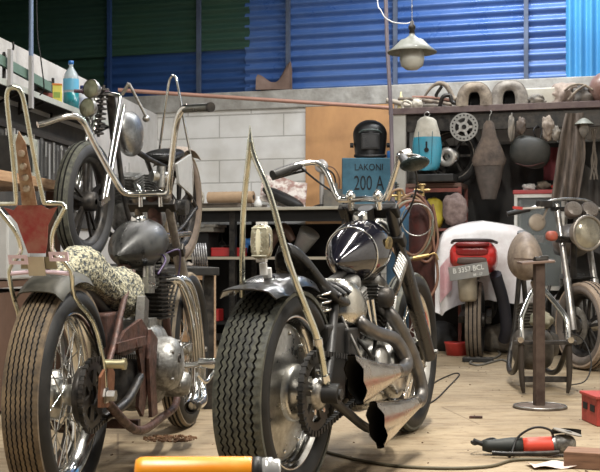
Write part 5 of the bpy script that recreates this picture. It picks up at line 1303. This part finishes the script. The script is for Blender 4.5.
# local +x = forward (towards camera), origin under front axle
hx=math.radians(-101); D.rotation_euler=(0,0,hx)
D['label']='dusty motorcycle with a large round headlight facing the camera at the right edge'
R=.295;fa=(0,0,R)
fw=part('front_wheel',rim_mb(fa,.205,.05),darkmetal,D)
part('tyre',tyre_mb(fa,R,.075,.205,.05),mat('dusty_tyre2',(.16,.13,.11),.8,0,(.08,.07,.06),8,.8),fw)
part('tread',tread_mb(fa,R,.068,.02,[-.04,-.013,.013,.04],zig=.002,nz=50,gd=.005),mat('tan_tread',(.36,.28,.21),.85,0,(.22,.17,.13),9,.8),fw)
part('hub',MB().cyl((0,-.07,R),(0,.07,R),.04),steel,fw)
mag(fa,.20,.035,5,.022,darkmetal,fw)
part('brake_disc',MB().lathe([(.07,-.08),(.125,-.08),(.125,-.075),(.07,-.075)],fa,(0,1,0),36,True,sm=False),steel,fw)
for s in(-1,1): part('fork_leg',MB().tube([(0,s*.105,R-.03),(-.07,s*.105,.60),(-.072,s*.105,.61),(-.20,s*.105,1.10)],[.027,.027,.021,.021],16,False),mat('dusty_chrome_fork',(.50,.49,.47),.25,.9,(.2,.185,.16),14,.8),D)
part('yoke',MB().box((-.20,0,1.07),(.06,.27,.03)),darkmetal,D,bevel=.005)
part('yoke',MB().box((-.14,0,.86),(.06,.27,.035)),darkmetal,D,bevel=.005)
hl=part('headlight_shell',MB().lathe([(.001,-.13),(.05,-.12),(.085,-.07),(.105,-.01),(.112,.02)],(.02,-.02,.905),(1,0,-.03),40),mat('dusty_bowl',(.20,.17,.14),.45,.3,(.35,.3,.25),8,.8),D)
part('headlight_bezel',MB().torus((.04,-.02,.904),(1,0,-.03),.110,.011,40,10),mat('dusty_bezel',(.34,.31,.27),.35,.8,(.2,.17,.14),10,.7),hl)
part('headlight_lens',MB().lathe([(.104,.0),(.08,.018),(.05,.027),(.001,.032)],(.038,-.02,.904),(1,0,-.03),40),mat('headlight_glass',(.42,.39,.30),.12,.5,(.16,.145,.11),9,.9,coat=.6),hl)
for y in(-.125,.0):
    g=part('gauge',MB().lathe([(.001,-.07),(.035,-.065),(.055,-.02),(.06,.01),(.055,.025)],(-.06,y+.06,1.06),(.85,-.1,.45),30),mat('gauge_black',(.05,.045,.04),.4,0,(.25,.2,.17),9,.8),D)
    part('gauge_glass',MB().lathe([(.054,.024),(.03,.034),(.001,.036)],(-.06,y+.06,1.06),(.85,-.1,.45),30),mat('gauge_glass',(.20,.175,.15),.2,.3,(.09,.075,.065),12,.8),g)
part('handlebar',MB().tube([(-.30,-.40,1.04),(-.25,-.28,1.07),(-.19,-.12,1.13),(-.19,.12,1.13),(-.25,.28,1.07),(-.30,.40,1.04)],.0115,10),steel,D)
part('hand_grip',MB().cyl((-.25,-.28,1.07),(-.31,-.42,1.035),.018),satinblack,D)
part('hand_grip',MB().cyl((-.25,.28,1.07),(-.31,.42,1.035),.018),satinblack,D)
part('brake_lever',MB().bar((-.18,-.22,1.08),(-.19,-.38,1.07),.02,.012),mat('pale_lever',(.66,.63,.58),.35,.4),D)
part('lever_tip',MB().bar((-.19,-.38,1.07),(-.19,-.44,1.075),.028,.018),redplastic,D,label='red lever tip')
part('clutch_lever',MB().bar((-.18,.22,1.08),(-.19,.40,1.07),.02,.012),MATS['pale_lever'],D)
part('master_cylinder',MB().box((-.20,-.20,1.10),(.06,.10,.05)),darkmetal,D,bevel=.008)
part('mirror',MB().ell((-.24,-.23,.98),(.02,.065,.06)).cyl((-.22,-.20,1.0),(-.2,-.17,1.09),.007),mat('dusty_mirror_back',(.34,.29,.23),.6,0,(.22,.18,.14),8,.8),D)
for s in(-1,1):
    i_=part('indicator',MB().ell((-.03,s*.25,.885),(.035,.040,.034),e=.8),mat('orange_red_lens',(.42,.075,.04),.35,0,(.25,.10,.07),40,.8),D,label='dusty orange indicator')
    part('indicator_stalk',MB().cyl((-.06,s*.10,.87),(-.05,s*.22,.88),.010),darkmetal,i_)
part('fuel_tank',MB().ell((-.50,0,.86),(.24,.14,.12)),mat('dusty_black_tank',(.05,.045,.04),.35,0,(.2,.17,.14),6,.8),D)
part('seat',MB().ell((-.90,0,.80),(.26,.12,.05),e=.7),leather,D)
part('frame',MB().tube([(-.18,0,.95),(-.45,0,.74),(-.95,0,.70)],.025,8).tube([(-.20,0,.86),(-.28,.0,.45),(-.50,0,.22),(-.80,0,.30),(-1.0,0,.68)],.022,8),darkmetal,D)
part('engine',fins(MB().ell((-.52,0,.36),(.20,.14,.14),e=.6),(-.50,0,.46),(.2,0,1),(0,1,0),.17,.16,9,.018,.005),castalu,D)
for s in(-1,1): part('crash_bar',MB().tube([(-.20,s*.16,.55),(-.16,s*.19,.40),(-.22,s*.16,.25)],.012,8),darkmetal,D)
ra=(-1.08,0,R);rw=part('rear_wheel',rim_mb(ra,.205,.045),darkmetal,D);part('tyre',tyre_mb(ra,R,.06,.205,.05),rubber,rw)
part('swing_arm',MB().bar((-1.08,-.09,R),(-.75,-.07,.34),.03,.05).bar((-1.08,.09,R),(-.75,.07,.34),.03,.05),darkmetal,D)
part('front_mudguard',MB().grid([[( (R+.03)*math.cos(a),t*.07,R+(R+.03-.012*t*t)*math.sin(a)) for t in [-1+2*j/6 for j in range(7)]] for a in [math.radians(85+65*i/10) for i in range(11)]],.004),satinblack,D)

# the bars, fork, headlight and wheel are steered to one side
sa=math.radians(31);Rz=Matrix.Rotation(sa,3,'Z');pv=Vector((-.15,0,0));off=pv-Rz@pv
for ch in D.children:
    if ch.name.split('.')[0] in ('front_wheel','fork_leg','yoke','headlight_shell','gauge','handlebar','hand_grip','brake_lever','lever_tip','clutch_lever','master_cylinder','mirror','indicator','front_mudguard'):
        ch.rotation_euler=(0,0,sa);ch.location=off
# ============================================================ BARE FRAME AND POST STAND
E0=at(545,395,6.25)
E=thing('bare_motorcycle_frame','bare chrome motorcycle frame with a tan tank, seen from behind, behind the rusty post','motorcycle frame',(E0.x,6.25,0),90-2)
# local +x away from camera
fr=MB()
for s in(-1,1):
    fr.tube([(.0,s*.125,.27),(.02,s*.125,.36),(.05,s*.12,.42),(.14,s*.075,.50),(.22,s*.022,.575),(.30,s*.015,.60)],.0155,12)
part('chrome_stays',fr,chrome,E,label='chrome upper stays meeting in a V')
for s in(-1,1):
    part('lower_leg',MB().tube([(.0,s*.128,.30),(-.01,s*.130,.16),(-.02,s*.125,.06),(-.02,s*.118,.012)],[.017,.017,.014,.009],10),mat('dark_leg',(.05,.04,.032),.5,.5),E)
part('cross_plate',MB().box((.0,0,.285),(.05,.34,.022)),darkmetal,E,bevel=.003)
part('lower_bar',MB().box((.0,0,.085),(.03,.24,.03)),darkmetal,E)
for s in(-1,1): part('axle_bolt',MB().cyl((-.03,s*.135,.30),(.03,s*.135,.30),.017,seg=12),chrome,E)
fr2=MB()
fr2.tube([(.28,0,.60),(.55,0,.70),(.80,0,.84)],.02,10).cyl((.78,0,.90),(.86,0,.74),.03)
for s in(-1,1): fr2.tube([(.0,s*.125,.27),(.30,s*.12,.10),(.65,s*.10,.10),(.80,s*.04,.35),(.82,0,.78)],.016,10)
part('frame_rails',fr2,darkmetal,E)
part('engine',fins(MB().ell((.40,0,.22),(.18,.11,.12),e=.65).lathe([(.001,-.15),(.06,-.145),(.08,-.10)],(.42,0,.24),(0,1,0),24),(.45,0,.30),(.1,0,1),(0,1,0),.15,.15,10,.018,.005),mat('engine_brown',(.045,.04,.034),.5,.5,(.13,.115,.095),18,.8),E)
part('fuel_tank',MB().ell((.42,.04,.755),(.20,.108,.138),(0,-14,0),32,20,lambda p:Vector((p.x,p.y*(.9-.18*p.z),p.z))),mat('tan_tank',(.25,.20,.155),.4,.1,(.12,.09,.07),14,.9),E,label='dusty tan fuel tank')
part('rubber_bellows',MB().ell((.12,-.0,.40),(.08,.06,.05),fn=lambda p:p*(1+.3*mnoise.noise(p*2))),mat('olive_rag',(.13,.13,.09),.9,0,(.22,.2,.15),14,.7),E)
part('cable',MB().tube([(.02,-.10,.34),(.10,-.22,.30),(.05,-.26,.18),(-.0,-.22,.08),(.02,-.14,.05)],.004,6),cable,E)
ps=thing('post_stand','rusty square post stand on a round steel base with a flat top plate','stand',at(540,408,5.72)*1,0)
ps.location=(at(540,408,5.72).x,5.72,0)
pm=mat('rust_post',(.045,.028,.022),.6,.3,(.09,.065,.05),18,.9)
part('base_disc',MB().lathe([(.001,.012),(.02,.014),(.125,.010),(.135,.004),(.13,0),(.001,0)],seg=40),mat('rust_disc',(.15,.11,.085),.6,.4,(.07,.055,.045),18,.8),ps)
part('base_disc_rim',MB().torus((0,0,.010),(0,0,1),.128,.005,40,6),steel,ps)
part('post',MB().box((-.005,0,.365),(.048,.048,.71),(0,0,8)),pm,ps,bevel=.003)
part('top_plate',MB().box((-.02,0,.725),(.17,.09,.012),(3,-4,6)),mat('plate_brown',(.20,.14,.11),.5,.5),ps,bevel=.002)
part('clamp',MB().cyl((-.03,-.02,.735),(.03,.0,.738),.016).box((.02,0,.745),(.04,.03,.025)),darkmetal,ps,bevel=.003)
part('wing_bar',MB().bar((-.13,-.01,.742),(.0,0,.735),.010,.008),pm,ps)

# ============================================================ FLOOR THINGS
gr=thing('angle_grinder','red and black angle grinder lying on its side on the floor at the lower right','grinder',at(538,452,4.36)*1,-4)
gr.location=(at(533,452,4.36).x,4.36,0)
part('motor_body',MB().lathe([(.001,-.055),(.030,-.055),(.033,-.03),(.035,.055),(.032,.06),(.001,.06)],(.015,0,.036),(1,0,.03),28),mat('grinder_red',(.62,.06,.03),.4),gr,label='red motor housing')
part('rear_handle',MB().lathe([(.001,-.15),(.018,-.15),(.024,-.13),(.026,-.10),(.034,-.04),(.034,.0),(.001,.0)],(-.04,0,.034),(1,0,.0),28),mat('grinder_black',(.025,.028,.025),.5),gr)
part('gear_head',MB().ell((.115,0,.045),(.045,.038,.036),e=.75).cyl((.07,0,.04),(.10,0,.042),.033),castalu,gr)
part('spindle',MB().cyl((.13,.0,.07),(.132,.0,.095),.013),steel,gr)
part('grinding_disc',MB().cyl((.128,0,.088),(.129,0,.092),.055,seg=36),mat('disc_grey',(.22,.20,.17),.6),gr)
part('guard',MB().lathe([(.058,.076),(.06,.08),(.06,.096),(.058,.096)],(.128,0,0),(0,0,1),30,False,-1.2,1.9),darkmetal,gr)
part('side_handle',MB().tube([(.09,-.04,.02),(.03,-.055,.018),(-.10,-.065,.016),(-.16,-.06,.018)],.009,8),darkmetal,gr)
part('power_cord',MB().tube([(-.19,0,.036),(-.23,.0,.05),(-.21,.06,.03),(-.14,.08,.05),(-.10,-.01,.01),(-.09,-.06,.01),(-.06,-.02,.07),(.0,-.03,.11),(.06,-.02,.10),(.08,.0,.06)],.0045,7),cable,gr)
part('cord_sleeve',MB().tube([(-.17,0,.036),(-.20,0,.045),(-.225,0,.055)],.009,8),cable,gr)
def floorcable(name,pts,r,m,label):
    P=[at(px,py,CAMH*F/(py-HZ)) for px,py in pts]; o=P[0].copy();o.z=0
    return solo(name,MB().tube([tuple((p-o)+Vector((0,0,r*1.02+.0)) ) for p in P],r,8,sub=8),m,label,'cable',o)
floorcable('electric_cable',[(422,408),(436,400),(448,388),(459,376),(455,374),(440,380),(428,388)],.004,cable,'thin looping cable on the floor right of the black chopper front wheel')
floorcable('electric_cable',[(320,452),(360,462),(400,468),(450,470),(490,468),(512,462),(540,461),(565,463)],.006,mat('olive_cable',(.10,.085,.05),.6),'long cable running along the floor at the bottom centre toward the grinder')
floorcable('electric_cable',[(505,445),(494,442),(489,447),(500,452),(520,454)],.0045,cable,'short bent cable end left of the grinder')
floorcable('electric_cable',[(472,352),(490,350),(500,354),(494,359),(478,360),(470,364),(480,366),(500,361),(508,363)],.008,mat('grey_cable',(.16,.15,.13),.6),'thick tangled cable on the floor below the red motorcycle wheel')
pb=thing('power_strip','dark power strip with sockets on the floor under the red motorcycle','power strip',(at(478,360,8.15).x,8.15,0),-12)
part('strip_body',MB().box((0,0,.018),(.22,.05,.034)),satinblack,pb,bevel=.006)
for x in(-.07,0,.07): part('socket',MB().cyl((x,0,.034),(x,0,.038),.017,seg=16),steel,pb)
solo('wood_block',MB().box((0,0,.03),(.20,.12,.06),(0,0,0)),mat('red_wood',(.22,.12,.075),.75,0,(.12,.07,.045),8,.8,stretch=(1,9,9)),'reddish wooden block on the floor at the lower right corner','block',(at(592,465,4.15).x,4.12,0),-20,bevel=.003)
solo('metal_scrap',MB().prism([(-.03,-.01),(.03,-.015),(.035,.01),(-.02,.015)],(0,0,.006),(1,0,0),(0,1,0),.01),rust,'small dark metal scrap on the floor in front of the post stand','scrap',(at(477,417,5.3).x,5.35,0))
rc=thing('red_crate','red plastic crate cut off by the right edge of the picture','crate',(at(615,425,5.2).x,5.2,0),4)
part('body',MB().box((0,0,.065),(.24,.22,.13)),mat('crate_red',(.36,.035,.025),.5,0,(.2,.03,.02),14,.7),rc,bevel=.006)
part('rim',MB().box((0,0,.128),(.255,.235,.014)),MATS['crate_red'],rc,bevel=.003)
for i,(x,y) in enumerate([(-.121,.05),(-.121,-.05)]): part('slot',MB().box((x,y,.075),(.004,.06,.03)),black,rc)
solo('printed_leaflet',MB().grid([[(.0+.16*j/8,.10*i/6,.003+.006*(1+math.sin(j*.9+i*.5))) for j in range(9)] for i in range(7)],.001),paper,'crumpled pinkish printed leaflet on the floor near the grinder','paper',(at(535,470,4.05).x,4.06,0),8)
# grit
def grit(n,cx,cy,rx,ry,seed,smin,smax):
    r=random.Random(seed);m=MB()
    for i in range(n):
        a=r.random()*2*PI;q_=math.sqrt(r.random());s=r.uniform(smin,smax)
        m.box((q_*rx*math.cos(a),q_*ry*math.sin(a),s*.3),(s,s*r.uniform(.5,1.5),s*.6),(r.uniform(-20,20),r.uniform(-20,20),r.uniform(0,180)))
    return m
solo('wood_shavings',grit(160,0,0,.11,.09,3,.004,.013),mat('shavings_brown',(.20,.11,.06),.9),'small heap of brown shavings on the floor between the two choppers','shavings',(at(170,440,4.75).x,4.75,0),kind='stuff')
solo('floor_grit',grit(330,0,0,2.2,3.0,4,.002,.008),mat('grit_brown',(.16,.11,.07),.9),'scattered dark grit over the dusty floor','grit',(.6,6.2,0),kind='stuff')
# dark clutter under shelves, right back
for i,(px,dd,sz,mm,lb,nm) in enumerate([
  (500,.45,(.16,.12,.12),greydust,'dusty grey heap on the floor between the cover and the post','bundle'),
  (566,.55,(.20,.16,.12),mat('oil_dark',(.04,.035,.03),.6),'dark heap on the floor behind the right motorcycle','bundle'),
  (440,.50,(.13,.12,.13),mat('oil_dark2',(.05,.05,.05),.6),'dark bundle on the floor under the red shelf unit','bundle')]):
    solo(nm,lump((0,0,sz[2]*.85),sz,i+40,.25),mm,lb,nm,onr(px,dd,0),wy)
# foreground: orange tube on a stool
stl=thing('low_stool','low dark wooden stool below the orange tube, cut off by the bottom edge','stool',(at(206,470,1.62).x,1.62,0),2)
part('seat',MB().box((0,0,.410),(.42,.24,.03)),MATS['dark_wood'],stl,bevel=.004)
for x in(-.18,.18):
    for y in(-.09,.09): part('leg',MB().box((x,y,.1975),(.035,.035,.395)),MATS['dark_wood'],stl)
p=at(206,470,1.60)
ot=thing('orange_tube','bright orange tube with a black and clear end cap lying along the bottom edge','tube',(p.x,1.60,.4252),1.0)
r_=.027
part('tube_body',MB().lathe([(.001,-.098),(r_*.86,-.097),(r_*.97,-.092),(r_,-.085),(r_,.062),(r_*.98,.064),(.001,.064)],(0,0,r_),(1,0,0),40),orange,ot)
part('collar',MB().lathe([(.001,.064),(r_*.97,.064),(r_*1.0,.070),(r_*.97,.078),(.001,.078)],(0,0,r_),(1,0,0),40),satinblack,ot)
part('clear_cap',MB().lathe([(.001,.078),(r_*.93,.078),(r_*.96,.085),(r_*.96,.092),(r_*.86,.094),(r_*.90,.100),(r_*.84,.104),(.001,.104)],(0,0,r_),(1,0,0),40),mat('clear_cap',(.62,.62,.60),.12,.4),ot)
# ============================================================ LIGHT AND CAMERA
def area(name,loc,size,size_y,power,col,rot=(0,0,0)):  # overhead lamps out of view, some added for fill and highlights
    l=bpy.data.lights.new(name,'AREA');l.shape='RECTANGLE';l.size=size;l.size_y=size_y;l.energy=power;l.color=col
    o=bpy.data.objects.new(name,l);COL.objects.link(o);o.location=loc;o.rotation_euler=[math.radians(a) for a in rot];return o
area('unseen_ceiling_light',(.75,4.3,3.35),.14,1.5,190,(1,.95,.87))
area('unseen_ceiling_light',(1.6,8.75,3.6),1.8,.14,75,(.96,.98,1))
area('unseen_ceiling_light',(.5,7.3,3.5),1.2,.14,42,(.98,.98,1))
area('unseen_ceiling_light',(-.6,2.0,3.2),.14,1.4,115,(1,.95,.88))  # added narrow lamp for crisp highlights on the front bikes
area('unseen_ceiling_light',(-.9,7.6,3.4),1.2,.14,28,(1,.97,.93))
area('unseen_ceiling_light',(2.5,3.2,3.2),.14,1.6,85,(1,.95,.88))  # added lamp, lights the right wall so the chrome reflects it
w=bpy.data.worlds.new('World');scene.world=w;w.use_nodes=True
bg=w.node_tree.nodes['Background'];bg.inputs[0].default_value=(.75,.82,.92,1);bg.inputs[1].default_value=.08
cam=bpy.data.cameras.new('Camera');co=bpy.data.objects.new('Camera',cam);COL.objects.link(co)
co.location=(0,0,CAMH);co.rotation_euler=(PI/2,0,0)
cam.sensor_width=36;cam.sensor_fit='HORIZONTAL';cam.lens=36*F/600;cam.shift_y=(HZ-236)/600;cam.clip_start=.05;cam.clip_end=60
cam.dof.use_dof=True;cam.dof.focus_distance=4.1;cam.dof.aperture_fstop=20
scene.camera=co
vs=scene.view_settings;vs.view_transform='Standard';vs.look='None';vs.gamma=1;vs.use_curve_mapping=False;vs.exposure=.08
